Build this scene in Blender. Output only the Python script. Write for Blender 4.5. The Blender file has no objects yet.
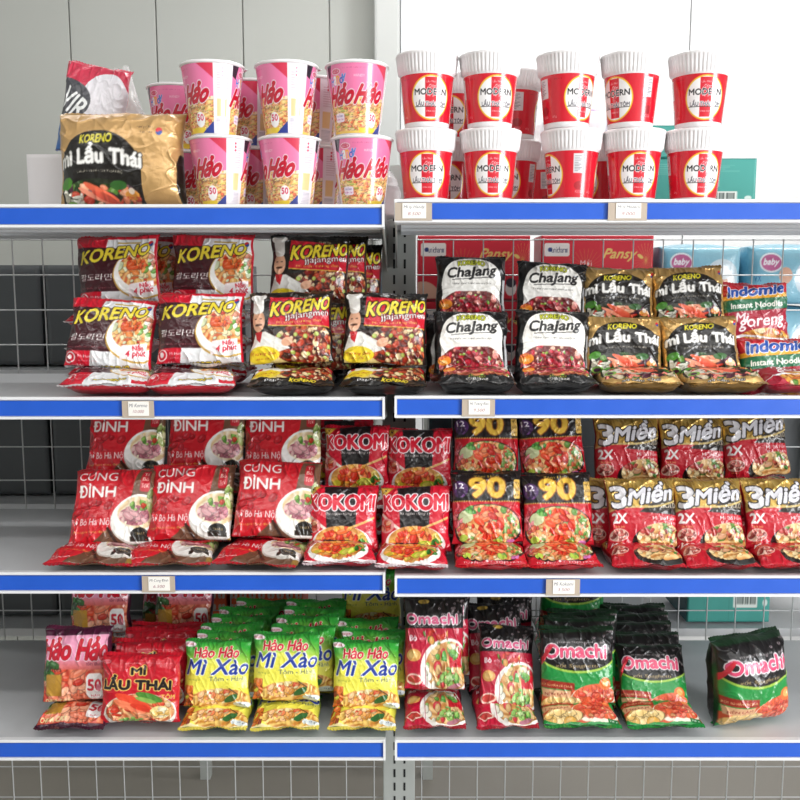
import bpy, bmesh, math, random
import numpy as np
from mathutils import Vector, Matrix, Euler
SC = bpy.context.scene
COL = SC.collection
R = math.radians
# ------------------------------------------------------------------ noise
def vnoise(x, y, seed=0):
    """smooth value noise on arrays, range 0..1"""
    rng = np.random.RandomState(seed)
    T = rng.rand(64, 64)
    xi = np.floor(x).astype(int); yi = np.floor(y).astype(int)
    fx = x-xi; fy = y-yi
    fx = fx*fx*(3-2*fx); fy = fy*fy*(3-2*fy)
    a = T[yi % 64, xi % 64]; b = T[yi % 64, (xi+1) % 64]
    c = T[(yi+1) % 64, xi % 64]; d = T[(yi+1) % 64, (xi+1) % 64]
    return (a*(1-fx)+b*fx)*(1-fy)+(c*(1-fx)+d*fx)*fy
def hexc(c):
    if isinstance(c, str):
        c = c.lstrip('#'); return np.array([int(c[i:i+2], 16)/255 for i in (0, 2, 4)])
    return np.array(c[:3], float)
def lin(c):
    c = np.clip(c, 0, 1)
    return np.where(c <= .04045, c/12.92, ((c+.055)/1.055)**2.4)
def L4(c):
    return tuple(float(v) for v in lin(hexc(c)))+(1.0,)
# ------------------------------------------------------------------ print painter
_TXT = {}
def text_tris(s, bold=0.0):
    key = (s, bold)
    if key in _TXT: return _TXT[key]
    cu = bpy.data.curves.new('t', 'FONT'); cu.body = s; cu.size = 1; cu.offset = bold
    cu.resolution_u = 3; cu.fill_mode = 'FRONT'
    ob = bpy.data.objects.new('t', cu); COL.objects.link(ob)
    dg = bpy.context.evaluated_depsgraph_get()
    me = ob.evaluated_get(dg).to_mesh(); me.calc_loop_triangles()
    v = np.zeros(len(me.vertices)*3); me.vertices.foreach_get('co', v); v = v.reshape(-1, 3)[:, :2].copy()
    t = np.zeros(len(me.loop_triangles)*3, dtype=np.int32); me.loop_triangles.foreach_get('vertices', t)
    ob.evaluated_get(dg).to_mesh_clear()
    bpy.data.objects.remove(ob); bpy.data.curves.remove(cu)
    if len(v):
        mn = v.min(0); mx = v.max(0); v = (v-mn)/np.maximum(mx-mn, 1e-6)-.5
    _TXT[key] = (v, t.reshape(-1, 3)); return _TXT[key]
class Art:
    def __init__(s, base, nx=150, ny=150, aspect=1.0, ss=2):
        s.nx, s.ny, s.ss, s.asp = nx, ny, ss, aspect     # aspect = real width / height
        s.W = (nx+1)*ss; s.H = (ny+1)*ss
        s.c = np.ones((s.H, s.W, 4)); s.c[..., :3] = hexc(base); s.c[..., 3] = 0
        yy, xx = np.mgrid[0:s.H, 0:s.W]
        s.x = (xx+.5)/s.W; s.y = (yy+.5)/s.H
    def put(s, m, col, metal=0., a=1.):
        col = hexc(col) if not isinstance(col, np.ndarray) or col.ndim == 1 else col
        w = (m.astype(float)*a)[..., None]
        s.c[..., :3] = s.c[..., :3]*(1-w)+col*w
        s.c[..., 3] = s.c[..., 3]*(1-w[..., 0])+metal*w[..., 0]
        return s
    def rect(s, x0, y0, x1, y1): return (s.x >= x0) & (s.x <= x1) & (s.y >= y0) & (s.y <= y1)
    def rrect(s, x0, y0, x1, y1, r=.04):
        cx, cy = (x0+x1)/2, (y0+y1)/2
        dx = np.maximum(abs(s.x-cx)-(x1-x0)/2+r, 0); dy = np.maximum(abs(s.y-cy)-(y1-y0)/2+r, 0)
        return dx*dx+dy*dy <= r*r
    def ell(s, cx, cy, rx, ry, rot=0):
        dx = s.x-cx; dy = s.y-cy; c, n = math.cos(rot), math.sin(rot)
        return ((dx*c+dy*n)/rx)**2+((-dx*n+dy*c)/ry)**2 <= 1
    def poly(s, pts):
        m = np.zeros(s.x.shape, bool); n = len(pts)
        for i in range(n):
            x0, y0 = pts[i]; x1, y1 = pts[(i+1) % n]
            if y0 == y1: continue
            cr = ((s.y >= min(y0, y1)) & (s.y < max(y0, y1)))
            m ^= cr & (s.x < (x1-x0)*(s.y-y0)/(y1-y0)+x0)
        return m
    def line(s, x0, y0, x1, y1, w):
        dx, dy = x1-x0, y1-y0; L = dx*dx+dy*dy
        t = np.clip(((s.x-x0)*dx+(s.y-y0)*dy)/L, 0, 1)
        return (s.x-x0-t*dx)**2+(s.y-y0-t*dy)**2 < (w/2)**2
    def grad(s, c0, c1, t):
        t = np.clip(t, 0, 1)[..., None]; return hexc(c0)*(1-t)+hexc(c1)*t
    def dil(s, m, r):
        o = m.copy(); r = int(round(r))
        for dy in range(-r, r+1):
            for dx in range(-r, r+1):
                if dx*dx+dy*dy <= r*r+.5 and (dx or dy):
                    o |= np.roll(np.roll(m, dy, 0), dx, 1)
        return o
    def tmask(s, txt, cx, cy, w, h, rot=0, shear=0, bold=.03, arc=0, taper=0):
        v, t = text_tris(txt); m = np.zeros(s.x.shape, bool)
        if not len(v): return m
        X = v[:, 0]; Y = v[:, 1]*(1+taper*v[:, 0])
        X = (X+shear*Y*h/w)*w; Y = Y*h+arc*(1-4*v[:, 0]**2)*h
        k = s.asp
        c, n = math.cos(rot), math.sin(rot)
        X2 = X*c-Y*n/k; Y2 = X*n*k+Y*c
        P = np.stack([(X2+cx)*s.W-.5, (Y2+cy)*s.H-.5], 1)
        for a, b, d in t:
            p, q, r_ = P[a], P[b], P[d]
            x0 = max(int(min(p[0], q[0], r_[0])), 0); x1 = min(int(max(p[0], q[0], r_[0]))+1, s.W-1)
            y0 = max(int(min(p[1], q[1], r_[1])), 0); y1 = min(int(max(p[1], q[1], r_[1]))+1, s.H-1)
            if x1 < x0 or y1 < y0: continue
            yy, xx = np.mgrid[y0:y1+1, x0:x1+1]
            e0 = (q[0]-p[0])*(yy-p[1])-(q[1]-p[1])*(xx-p[0])
            e1 = (r_[0]-q[0])*(yy-q[1])-(r_[1]-q[1])*(xx-q[0])
            e2 = (p[0]-r_[0])*(yy-r_[1])-(p[1]-r_[1])*(xx-r_[0])
            m[y0:y1+1, x0:x1+1] |= ((e0 >= 0) & (e1 >= 0) & (e2 >= 0)) | ((e0 <= 0) & (e1 <= 0) & (e2 <= 0))
        rb = bold*h*s.H*.85
        return s.dil(m, rb) if rb >= .5 else m
    def text(s, txt, cx, cy, w, h, col, outl=(), **k):
        m = s.tmask(txt, cx, cy, w, h, **k)
        for r, oc in sorted(outl, key=lambda q: -q[0]): s.put(s.dil(m, r), oc)
        s.put(m, col); return m
    def blobs(s, mask, n, cols, r0, r1, seed, elong=2.2, a=.95):
        rng = random.Random(seed); ys, xs = np.nonzero(mask)
        if not len(xs): return
        for i in range(n):
            k = rng.randrange(len(xs)); cx, cy = (xs[k]+.5)/s.W, (ys[k]+.5)/s.H
            r = rng.uniform(r0, r1); e = rng.uniform(1, elong)
            ra, rb, ro = r*e**.5, r/e**.5, rng.uniform(0, 3.14)
            c = np.clip(hexc(rng.choice(cols))+rng.uniform(-.07, .05), 0, 1)
            if a > .8: s.put(s.ell(cx+.003, cy-.004, ra*1.12+.002, rb*1.12+.002, ro) & mask, c*.62, a=.8)
            s.put(s.ell(cx, cy, ra, rb, ro) & mask, c, a=a)
            if a > .8 and r > .014: s.put(s.ell(cx-.15*r, cy+.3*rb, ra*.5, rb*.32, ro) & mask, c*.6+.4, a=.55)
    def noodles(s, mask, c0, c1, seed, f=26):
        n1 = vnoise(s.x*9+seed, s.y*9, seed); n2 = vnoise(s.x*5, s.y*5+seed, seed+5)
        v = np.sin((s.x*math.cos(seed)+s.y*math.sin(seed))*f*2+n1*9+n2*6)
        t = (v*.5+.5)
        s.put(mask, s.grad(c0, c1, t))
    def bowl(s, cx, cy, rx, ry, rim='#f2efe8', food='#e8a868', seed=1, cols=('#d83a20', '#f08050', '#e8c070', '#6a9a30', '#f4d8a8'), n=60, inner=.86, br=.05, noodle=('#e8b468', '#c9803a')):
        s.put(s.ell(cx, cy-.02, rx, ry), rim); m = s.ell(cx, cy+ry*.06, rx*inner, ry*inner)
        s.put(m, food)
        if noodle: s.noodles(m, noodle[0], noodle[1], seed)
        s.blobs(m, n, cols, br*.35, br, seed)
        return m
    def out(s):
        a = s.c.reshape(s.ny+1, s.ss, s.nx+1, s.ss, 4).mean((1, 3))
        a[..., :3] = lin(a[..., :3]); return a.reshape(-1, 4)
# ------------------------------------------------------------------ materials
def mat(name, col, rough=.5, metal=0., coat=0., **k):
    m = bpy.data.materials.new(name); m.use_nodes = True; b = m.node_tree.nodes['Principled BSDF']
    b.inputs['Base Color'].default_value = L4(col); b.inputs['Roughness'].default_value = rough
    b.inputs['Metallic'].default_value = metal; b.inputs['Coat Weight'].default_value = coat
    b.inputs['Coat Roughness'].default_value = .12
    for kk, v in k.items(): b.inputs[kk.replace('_', ' ')].default_value = v
    return m
def noisy(m, scale=30, amt=.08, bump=0.0, rough=0.1):
    nt = m.node_tree; b = nt.nodes['Principled BSDF']
    tc = nt.nodes.new('ShaderNodeTexCoord'); n = nt.nodes.new('ShaderNodeTexNoise')
    n.inputs['Scale'].default_value = scale; n.inputs['Detail'].default_value = 5
    nt.links.new(tc.outputs['Object'], n.inputs['Vector'])
    c = b.inputs['Base Color'].default_value[:]
    mx = nt.nodes.new('ShaderNodeMix'); mx.data_type = 'RGBA'
    mx.inputs[6].default_value = tuple(max(0, v*(1-amt)) for v in c[:3])+(1,)
    mx.inputs[7].default_value = tuple(min(1, v*(1+amt)) for v in c[:3])+(1,)
    nt.links.new(n.outputs['Fac'], mx.inputs[0]); nt.links.new(mx.outputs[2], b.inputs['Base Color'])
    mr = nt.nodes.new('ShaderNodeMapRange'); r = b.inputs['Roughness'].default_value
    mr.inputs['To Min'].default_value = max(0, r-rough); mr.inputs['To Max'].default_value = min(1, r+rough)
    nt.links.new(n.outputs['Fac'], mr.inputs['Value']); nt.links.new(mr.outputs[0], b.inputs['Roughness'])
    if bump:
        bp = nt.nodes.new('ShaderNodeBump'); bp.inputs['Strength'].default_value = bump; bp.inputs['Distance'].default_value = .002
        nt.links.new(n.outputs['Fac'], bp.inputs['Height']); nt.links.new(bp.outputs[0], b.inputs['Normal'])
    return m
def film_mat(name, rough=.30, coat=.3, metal_rough=.28, bump=.25, bscale=55, coat_rough=.12):
    """printed packaging film: the print is the colour attribute, alpha marks metallised areas"""
    m = bpy.data.materials.new(name); m.use_nodes = True; nt = m.node_tree; b = nt.nodes['Principled BSDF']
    at = nt.nodes.new('ShaderNodeVertexColor'); at.layer_name = 'print'
    nt.links.new(at.outputs['Color'], b.inputs['Base Color']); nt.links.new(at.outputs['Alpha'], b.inputs['Metallic'])
    b.inputs['Roughness'].default_value = rough; b.inputs['Coat Weight'].default_value = coat; b.inputs['Coat Roughness'].default_value = coat_rough
    if bump:
        tc = nt.nodes.new('ShaderNodeTexCoord'); n = nt.nodes.new('ShaderNodeTexNoise'); n.inputs['Scale'].default_value = bscale
        n.inputs['Detail'].default_value = 3; n.inputs['Distortion'].default_value = 1.2
        nt.links.new(tc.outputs['Object'], n.inputs['Vector'])
        bp = nt.nodes.new('ShaderNodeBump'); bp.inputs['Strength'].default_value = bump; bp.inputs['Distance'].default_value = .004
        nt.links.new(n.outputs['Fac'], bp.inputs['Height']); nt.links.new(bp.outputs[0], b.inputs['Normal'])
        nt.links.new(bp.outputs[0], b.inputs['Coat Normal'])
    return m
# ------------------------------------------------------------------ mesh helpers
def np_mesh(name, V, F, colors=None, m=None, smooth=True):
    me = bpy.data.meshes.new(name); V = np.asarray(V, np.float32); F = np.asarray(F, np.int32)
    me.vertices.add(len(V)); me.vertices.foreach_set('co', V.ravel())
    me.loops.add(F.size); me.loops.foreach_set('vertex_index', F.ravel())
    me.polygons.add(len(F)); k = F.shape[1]
    me.polygons.foreach_set('loop_start', np.arange(0, F.size, k, dtype=np.int32))
    me.polygons.foreach_set('loop_total', np.full(len(F), k, np.int32))
    me.polygons.foreach_set('use_smooth', np.full(len(F), smooth, bool))
    if colors is not None:
        ca = me.color_attributes.new('print', 'FLOAT_COLOR', 'POINT'); ca.data.foreach_set('color', np.asarray(colors, np.float32).ravel())
    me.update(calc_edges=True); me.validate()
    if m: me.materials.append(m)
    return me
def gridf(nx, ny, off=0, flip=False):
    i, j = np.meshgrid(np.arange(nx), np.arange(ny)); a = (j*(nx+1)+i).ravel()+off
    f = np.stack([a, a+1, a+nx+2, a+nx+1], 1)
    return f[:, ::-1] if flip else f
def ob(name, me, parent=None, loc=None, rot=None):
    o = bpy.data.objects.new(name, me); COL.objects.link(o)
    if parent: o.parent = parent
    if loc is not None: o.location = loc
    if rot is not None: o.rotation_euler = rot
    return o
def tag(o, label=None, cat=None, group=None, kind=None):
    if label: o['label'] = label
    if cat: o['category'] = cat
    if group: o['group'] = group
    if kind: o['kind'] = kind
    return o
class BM:
    def __init__(s): s.b = bmesh.new()
    def box(s, x0, y0, z0, x1, y1, z1, bev=0):
        r = bmesh.ops.create_cube(s.b, size=1, matrix=Matrix.Translation(((x0+x1)/2, (y0+y1)/2, (z0+z1)/2)) @ Matrix.Diagonal((x1-x0, y1-y0, z1-z0, 1)))
        if bev:
            es = list({e for v in r['verts'] for e in v.link_edges})
            bmesh.ops.bevel(s.b, geom=es, offset=bev, segments=2, affect='EDGES', profile=.5)
        return s
    def prism(s, pts, a0, a1, axis='x'):
        """polygon in the other two axes, extruded along axis"""
        def P(p, a): return {'x': (a, p[0], p[1]), 'y': (p[0], a, p[1]), 'z': (p[0], p[1], a)}[axis]
        A = [s.b.verts.new(P(p, a0)) for p in pts]; B = [s.b.verts.new(P(p, a1)) for p in pts]; n = len(pts)
        s.b.faces.new(A[::-1]); s.b.faces.new(B)
        for i in range(n): s.b.faces.new((A[i], A[(i+1) % n], B[(i+1) % n], B[i]))
        return s
    def rod(s, p, q, r, seg=6):
        p = Vector(p); q = Vector(q); d = q-p; M = Matrix.Translation((p+q)/2) @ d.to_track_quat('Z', 'Y').to_matrix().to_4x4()
        bmesh.ops.create_cone(s.b, cap_ends=True, segments=seg, radius1=r, radius2=r, depth=d.length, matrix=M); return s
    def mesh(s, name, m=None, smooth=False):
        bmesh.ops.recalc_face_normals(s.b, faces=s.b.faces)
        me = bpy.data.meshes.new(name); s.b.to_mesh(me); s.b.free()
        if smooth:
            for p in me.polygons: p.use_smooth = True
        if m: me.materials.append(m)
        return me
    def obj(s, name, m=None, parent=None, smooth=False): return ob(name, s.mesh(name, m, smooth), parent)
def lathe(prof, seg=64, rfun=None):
    V = []; F = []; n = len(prof)
    for i, (r, z) in enumerate(prof):
        for k in range(seg):
            a = 2*math.pi*k/seg; rr = rfun(r, z, a) if rfun else r
            V.append((rr*math.sin(a), -rr*math.cos(a), z))
    for i in range(n-1):
        for k in range(seg):
            k2 = (k+1) % seg; F.append((i*seg+k, i*seg+k2, (i+1)*seg+k2, (i+1)*seg+k))
    return V, F
# ------------------------------------------------------------------ camera model (real camera: f = 900 px at 800 px)
PITCH = R(7.3); CAM = Vector((0, -1.3, 1.5))
def at(px, py, y):
    dx = (px-400)/900; up = (400-py)/900
    d = Vector((dx, math.cos(PITCH)+up*math.sin(PITCH), -math.sin(PITCH)+up*math.cos(PITCH)))
    t = (y-CAM.y)/d.y; return CAM+d*t
# ------------------------------------------------------------------ print designs
SHR = ('#e0523a', '#f0906a', '#f7b48c', '#d03a28', '#f8cfae')
MIX = ('#d83a20', '#f0a060', '#e8c878', '#5d8f33', '#f2dcae', '#c9642c')
def swirl(a, cx, cy, r):
    a.put(a.ell(cx, cy, r, r*a.asp), '#c8202c'); a.put(a.ell(cx, cy, r, r*a.asp) & (a.y < cy+np.sin((a.x-cx)/r*3)*r*.3), '#24489a')
def art_ramen(sd):
    a = Art('#e9eaec', aspect=1.08)
    red = '#c8142c'
    a.put(a.poly([(0, 0), (.30, 0), (.34, .3), (.42, .95), (.45, 1), (0, 1)]), red)
    a.put(a.rect(0, .93, 1, 1), red); a.put(a.x > .965, red)
    a.put(a.poly([(0, .30), (.56, .30), (.58, .80), (0, .84)]), '#3d0f18')
    a.put(a.ell(.80, .48, .33, .30) & (a.x < .97), '#c8a04a'); a.put(a.ell(.80, .49, .318, .285) & (a.x < .97), '#f6f4f0')
    m = a.ell(.80, .54, .27, .22) & (a.x < .97); a.put(m, '#e9b878'); a.noodles(m, '#efc07c', '#c85a2a', 3, 22)
    a.blobs(m, 60, ('#e86a30', '#6fa03c', '#f0c070', '#d03a20', '#dfe8c0', '#f5e2b0'), .012, .045, 5)
    a.blobs(a.ell(.72, .6, .12, .12) & m, 16, ('#e05a28', '#c83218', '#f08a40'), .015, .04, 8, 3)
    a.blobs(a.ell(.93, .62, .07, .12) & m, 10, ('#5f9838', '#e8e8d0', '#d88a70'), .02, .05, 9)
    a.text('KORENO', .50, .745, .78, .145, '#e8d23a', [(3, '#231015')], rot=.12, shear=.35, bold=.05, taper=-.1)
    a.text('팔도라면', .27, .47, .38, .075, '#f4f2ee', shear=.15, bold=.015)
    a.text('Hàn Quốc mì chính hiệu', .28, .35, .40, .028, '#b06a70', bold=0)
    a.put(a.ell(.10, .22, .075, .07), '#f0d8d8'); a.put(a.ell(.10, .22, .06, .056), red); a.put(a.ell(.10, .225, .03, .03), '#f4e4e4')
    a.text('Mì Hàn Quốc', .33, .235, .24, .045, '#f8e8e8'); a.text('vị truyền thống', .31, .18, .2, .028, '#f0c8c8')
    a.put(a.poly([(.62, .22), (.93, .26), (.93, .42), (.64, .38)]), '#f4e8e8')
    a.text('Nấu', .82, .37, .13, .07, '#cf1c38', rot=.1); a.text('4 phút', .80, .29, .24, .09, '#cf1c38', [(2, '#ffffff')], rot=.1, shear=.2)
    swirl(a, .90, .86, .035); a.put(a.rect(.52, .865, .76, .885), '#b8963c')
    a.text('KORENO', .56, .105, .30, .055, '#e8d23a', [(2, '#231015')], shear=.35, bold=.05, rot=.08); a.text('paldo', .20, .12, .14, .04, '#f4d0d4')
    a.text('117 g', .86, .17, .1, .03, '#666666'); a.put(a.rect(.78, .03, 1, .10), red)
    return a
def art_jja(sd):
    a = Art('#17120f', aspect=1.1)
    a.put(a.poly([(.04, .04), (.96, .04), (.96, .55), (.04, .5)]), '#2a140e')
    a.put((a.y > .06) & (a.y < .30) & (a.x < .92) & (a.x > .04), '#d9c07c')
    m = a.ell(.66, .34, .34, .25); a.put(m, '#5a1c12')
    a.blobs(m, 190, ('#8a2a1a', '#e8c89a', '#b23a20', '#f0d8a8', '#c9552c', '#3b130d', '#d98a50', '#b8361c', '#9a2416'), .012, .036, 4, 1.8)
    a.blobs(m, 8, ('#b8c860',), .015, .025, 6, 1.2)
    # generic cook in whites
    a.put(a.poly([(.02, .30), (.10, .48), (.24, .50), (.42, .40), (.50, .30), (.36, .26), (.24, .20), (.03, .22)]), '#e9e6e0')
    a.put(a.ell(.15, .62, .085, .12), '#e3ac8c'); a.put(a.rrect(.075, .70, .225, .93, .05), '#eeebe6'); a.put(a.ell(.15, .92, .11, .055), '#f4f2ee')
    a.put(a.rect(.10, .635, .13, .645) | a.rect(.17, .635, .20, .645), '#3a2218'); a.put(a.ell(.15, .575, .05, .012), '#4a2a1c')
    a.put(a.poly([(.10, .50), (.20, .50), (.17, .38), (.12, .42)]), '#c01c24'); a.put(a.ell(.47, .38, .06, .05, .5), '#e3ac8c')
    a.put(a.poly([(.27, .56), (.98, .53), (.99, .86), (.30, .90)]), '#c3142a'); a.put(a.poly([(.27, .56), (.98, .53), (.98, .54), (.27, .572)]), '#d8b04a')
    a.text('KORENO', .64, .775, .66, .155, '#e6cf35', [(4, '#1a0c0c')], rot=.09, shear=.3, bold=.05, taper=-.08)
    a.text('jjajangmen', .70, .665, .50, .085, '#f6f2ee', [(2, '#5a0a14')], rot=.06, bold=.02)
    a.text('Mì trộn tương đen', .60, .595, .48, .035, '#e8c050', rot=.02)
    a.text('자장면', .66, .89, .13, .035, '#e8c8a0')
    a.put(a.ell(.20, .235, .19, .105), '#e6cc2c'); a.text('Vị tương đen', .20, .25, .30, .05, '#a83018', shear=.3); a.text('đậm đà', .2, .19, .16, .025, '#a83018')
    a.put(a.y < .13, '#15110f')
    a.text('paldo', .34, .075, .19, .045, '#eeeeee', bold=.04); a.text('KORENO', .62, .085, .26, .055, '#e6cf35', rot=.08, shear=.3, bold=.04)
    a.put((a.x < .025) | (a.x > .965) | (a.y > .955), '#15110f')
    return a
def art_cha(sd):
    a = Art('#121113', aspect=1.13)
    a.put(a.ell(.5, .60, .40, .36), '#efece6'); a.put(a.poly([(.1, .06), (.9, .06), (.88, .6), (.12, .6)]) & (a.y < .55), '#efece6')
    m = (a.ell(.5, .26, .41, .27)) & (a.y < .50); a.put(m, '#6a2018')
    a.noodles(m & (a.y < .27), '#7a2c1c', '#d08a5c', 2, 34)
    a.blobs(m & (a.y > .20), 130, ('#b8283a', '#8a1a26', '#e88a80', '#d8485a', '#f0c0a8', '#6a141c', '#c01830'), .014, .038, 7, 1.5)
    a.blobs(m, 14, ('#6a9a34', '#9ac050'), .01, .02, 3, 1.5)
    a.put(a.ell(.16, .33, .10, .07), '#e88a28'); a.text('NEW', .15, .38, .14, .05, '#c8202c', rot=.25); a.text('100%', .16, .31, .1, .04, '#fff0c0')
    a.text('KORENO', .50, .865, .32, .075, '#c9cc3c', [(2, '#33380f')], bold=.05, arc=.3)
    a.text('ChaJang', .50, .735, .62, .17, '#141215', [], shear=.25, rot=.06, bold=.035)
    a.text('THƯỢNG HẠNG TƯƠNG ĐEN HÀN QUỐC', .50, .60, .50, .035, '#33302f', bold=.01)
    a.put(a.line(.26, .65, .76, .68, .01), '#141215')
    a.put((a.x < .05) | (a.x > .93) | (a.y < .14), '#121113')
    a.text('KORENO', .5, .115, .18, .03, '#c9cc3c'); a.text('ChaJang', .5, .065, .24, .055, '#efece6', bold=.03); a.text('MÌ TRỘN TƯƠNG ĐEN', .5, .025, .2, .018, '#c0b8b0')
    a.put(a.rect(.93, .25, .985, .65), '#b9b9bb')
    return a
def lau_front(a, y0, sc, big=False):
    """black hot pot panel with the white title, prawns and greens"""
    def Y(v): return y0+v*sc
    a.put(a.ell(.48, Y(.46), .43, .50*sc) | (a.rect(.05, Y(-.02), .91, Y(.46))), '#16120f')
    m = (a.ell(.48, Y(.16), .40, .24*sc)) | a.rect(.10, Y(.02), .86, Y(.2))
    a.put(m, '#1f2414'); a.blobs(m, 26, ('#3f6a2c', '#27451c', '#4a1f33', '#5c8a34'), .03, .06, 2)
    a.blobs(m & (a.y < Y(.34)), 26, SHR, .02, .055, 4, 4)
    a.put(a.ell(.50, Y(.24), .18, .045*sc, -.5), '#e86848'); a.put(a.ell(.44, Y(.19), .18, .035*sc, -.45), '#f4987a'); a.put(a.ell(.56, Y(.15), .16, .04*sc, -.5), '#e25a42')
    a.put(a.ell(.12, Y(.34), .09, .07*sc, .3), '#4a8a2c'); a.put(a.ell(.68, Y(.32), .08, .06*sc), '#2f6026')
    a.blobs(a.rect(.08, Y(.0), .32, Y(.3)), 12, ('#e8e4d6', '#d0cab4'), .008, .05, 5, 8)
    a.put(a.ell(.17, Y(.06), .08, .07*sc), '#7fae4e'); a.put(a.ell(.17, Y(.06), .045, .04*sc), '#4c2440')
    a.put(a.ell(.80, Y(.20), .07, .06*sc), '#d8903a'); a.put(a.ell(.80, Y(.25), .03, .04*sc), '#ecd9c4'); a.text('ĐẬM VỊ', .80, Y(.17), .12, .035*sc, '#c8202c')
    a.text('KORENO', .47, Y(.86), .32, .10*sc, '#d9cc34', [(2, '#22200c')], shear=.2, bold=.05, rot=.04)
    a.text('mì Lẩu Thái', .48, Y(.63), .86, .22*sc, '#eceae6', [(4, '#15110f'), (2, '#8b8984')], bold=.05, arc=.28)
    a.text('CHUẨN VỊ MÌ CAY 7 CẤP ĐỘ', .50, Y(.475), .46, .04*sc, '#cfc8b8', arc=.5)
    a.put(a.rect(.30, Y(.02), .62, Y(.07)), '#b8b0a4', a=.8)
def art_lau(sd):
    a = Art('#cfa868', aspect=1.26); a.c[..., 3] = .6
    lau_front(a, .20, .72)
    swirl(a, .93, .88, .03); a.put(a.rect(.08, .10, .92, .19), '#4a1c2c'); a.blobs(a.rect(.08, .10, .92, .2), 26, ('#d84a48', '#5c2040', '#f08a78', '#c8b89a', '#3c6a28'), .015, .045, 3)
    a.text('mì Lẩu Thái', .5, .05, .40, .06, '#f0ece4', [(2, '#15110f')], bold=.03, arc=.2)
    return a
def art_laub(sd):
    a = Art('#c9a068', aspect=1.35, nx=150, ny=150); a.c[..., 3] = .35
    b = Art('#c9a068', aspect=1.0); b.c[..., 3] = .35; lau_front(b, .04, .76)
    k = int(a.W*.70); cols = (np.arange(k)/k*b.W).astype(int); a.c[:, int(a.W*.03):int(a.W*.03)+k] = b.c[:, cols]
    swirl(a, .80, .76, .026); a.text('Hương vị Hàn', .69, .80, .11, .03, '#4a3520', bold=0); a.text('nhập khẩu', .70, .75, .09, .025, '#4a3520', bold=0)
    a.put(a.ell(.985, .32, .05, .26), '#16120f'); a.text('570 g', .74, .06, .13, .045, '#1c1610', bold=.02)
    return a
def art_goreng(sd):
    a = Art('#a81c34', aspect=1.1)
    a.put(a.y > .80, '#c2202e'); a.put(a.poly([(0, .70), (1, .78), (1, .84), (0, .77)]), '#e8a430'); a.put(a.poly([(0, .55), (1, .62), (1, .78), (0, .71)]), '#1d6a45')
    a.text('Instant Noodles', .5, .66, .7, .07, '#f0e8e0', rot=.06)
    a.text('Indomie', .5, .88, .76, .17, '#2a52a8', [(3, '#f4f0ee')], rot=.08, shear=.3, bold=.06)
    a.text('Mi', .30, .49, .16, .12, '#f0dfe0', shear=.2, bold=.03); a.text('goreng', .56, .41, .6, .15, '#f6eeee', shear=.2, bold=.03, rot=.1)
    m = a.ell(.62, .16, .4, .19); a.put(m, '#d88a3a'); a.noodles(m, '#e8b050', '#b0602a', 4, 30); a.blobs(m, 24, MIX, .02, .05, 3)
    a.put(a.poly([(0, .14), (.35, .24), (1, .16), (1, .19), (.3, .27), (0, .18)]), '#f0eef0')
    return a
def art_cung(sd):
    a = Art('#c51826', aspect=1.03)
    a.blobs(a.rect(0, .40, .6, .6), 12, ('#a81220', '#b01420'), .02, .05, 2)
    a.put(a.poly([(.74, 1), (1, 1), (1, 0), (.62, 0), (.58, .3), (.70, .66)]), '#6a4a36'); a.put(a.poly([(.24, 0), (.48, .28), (.68, .12), (.7, 0)]), '#6a4632')
    a.put(a.poly([(.98, .4), (1, 0), (.9, 0)]), '#8a6a30')
    a.put(a.poly([(.48, .30), (.60, .06), (.57, .05), (.46, .28)]), '#3a2018')
    a.put(a.ell(.80, .36, .30, .29), '#c9c4bc'); a.put(a.ell(.80, .375, .292, .275), '#f2efea'); m = a.ell(.80, .45, .235, .175); a.put(m, '#ead8b8')
    a.noodles(m, '#f2e6cc', '#dcbf90', 3, 20)
    a.blobs(a.ell(.76, .42, .18, .11) & m, 40, ('#c47a86', '#b06070', '#dba0a4', '#c07080', '#e0b4b0'), .025, .055, 5, 3)
    a.blobs(a.ell(.80, .53, .12, .06) & m, 14, ('#4f8a2c', '#c83a20', '#7fae48'), .015, .03, 6, 2); a.blobs(a.ell(.97, .6, .1, .14), 14, ('#a8b86a', '#dcd8a8', '#7c9448'), .02, .05, 7)
    a.put(a.ell(.82, .22, .11, .075), '#1c1814'); a.put(a.rect(.70, .13, .94, .19), '#2a241c'); a.text('THẬT', .82, .225, .13, .04, '#b8a070')
    a.text('CUNG', .31, .868, .42, .115, '#f3ece8', [(1, '#a01020')], bold=.015); a.text('ĐÌNH', .31, .700, .42, .150, '#f3ece8', [(1, '#a01020')], bold=.015)
    a.text('Phở Bò Hà Nội', .27, .345, .48, .105, '#f0dcdc', bold=.012)
    a.text('Thơm ngon đúng điệu', .26, .235, .4, .035, '#e0b050'); a.text('85 g', .09, .12, .1, .04, '#f3e8e8'); a.put(a.line(.03, .075, .3, .09, .008), '#f0d8d8')
    a.put(a.rrect(.78, .68, .90, .95, .03), '#b81828'); a.text('Tô', .84, .90, .07, .045, '#f0d8c8'); a.text('Bò', .84, .83, .08, .05, '#f0d8c8'); a.text('Tươi', .84, .745, .09, .05, '#f0d8c8')
    return a
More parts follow.
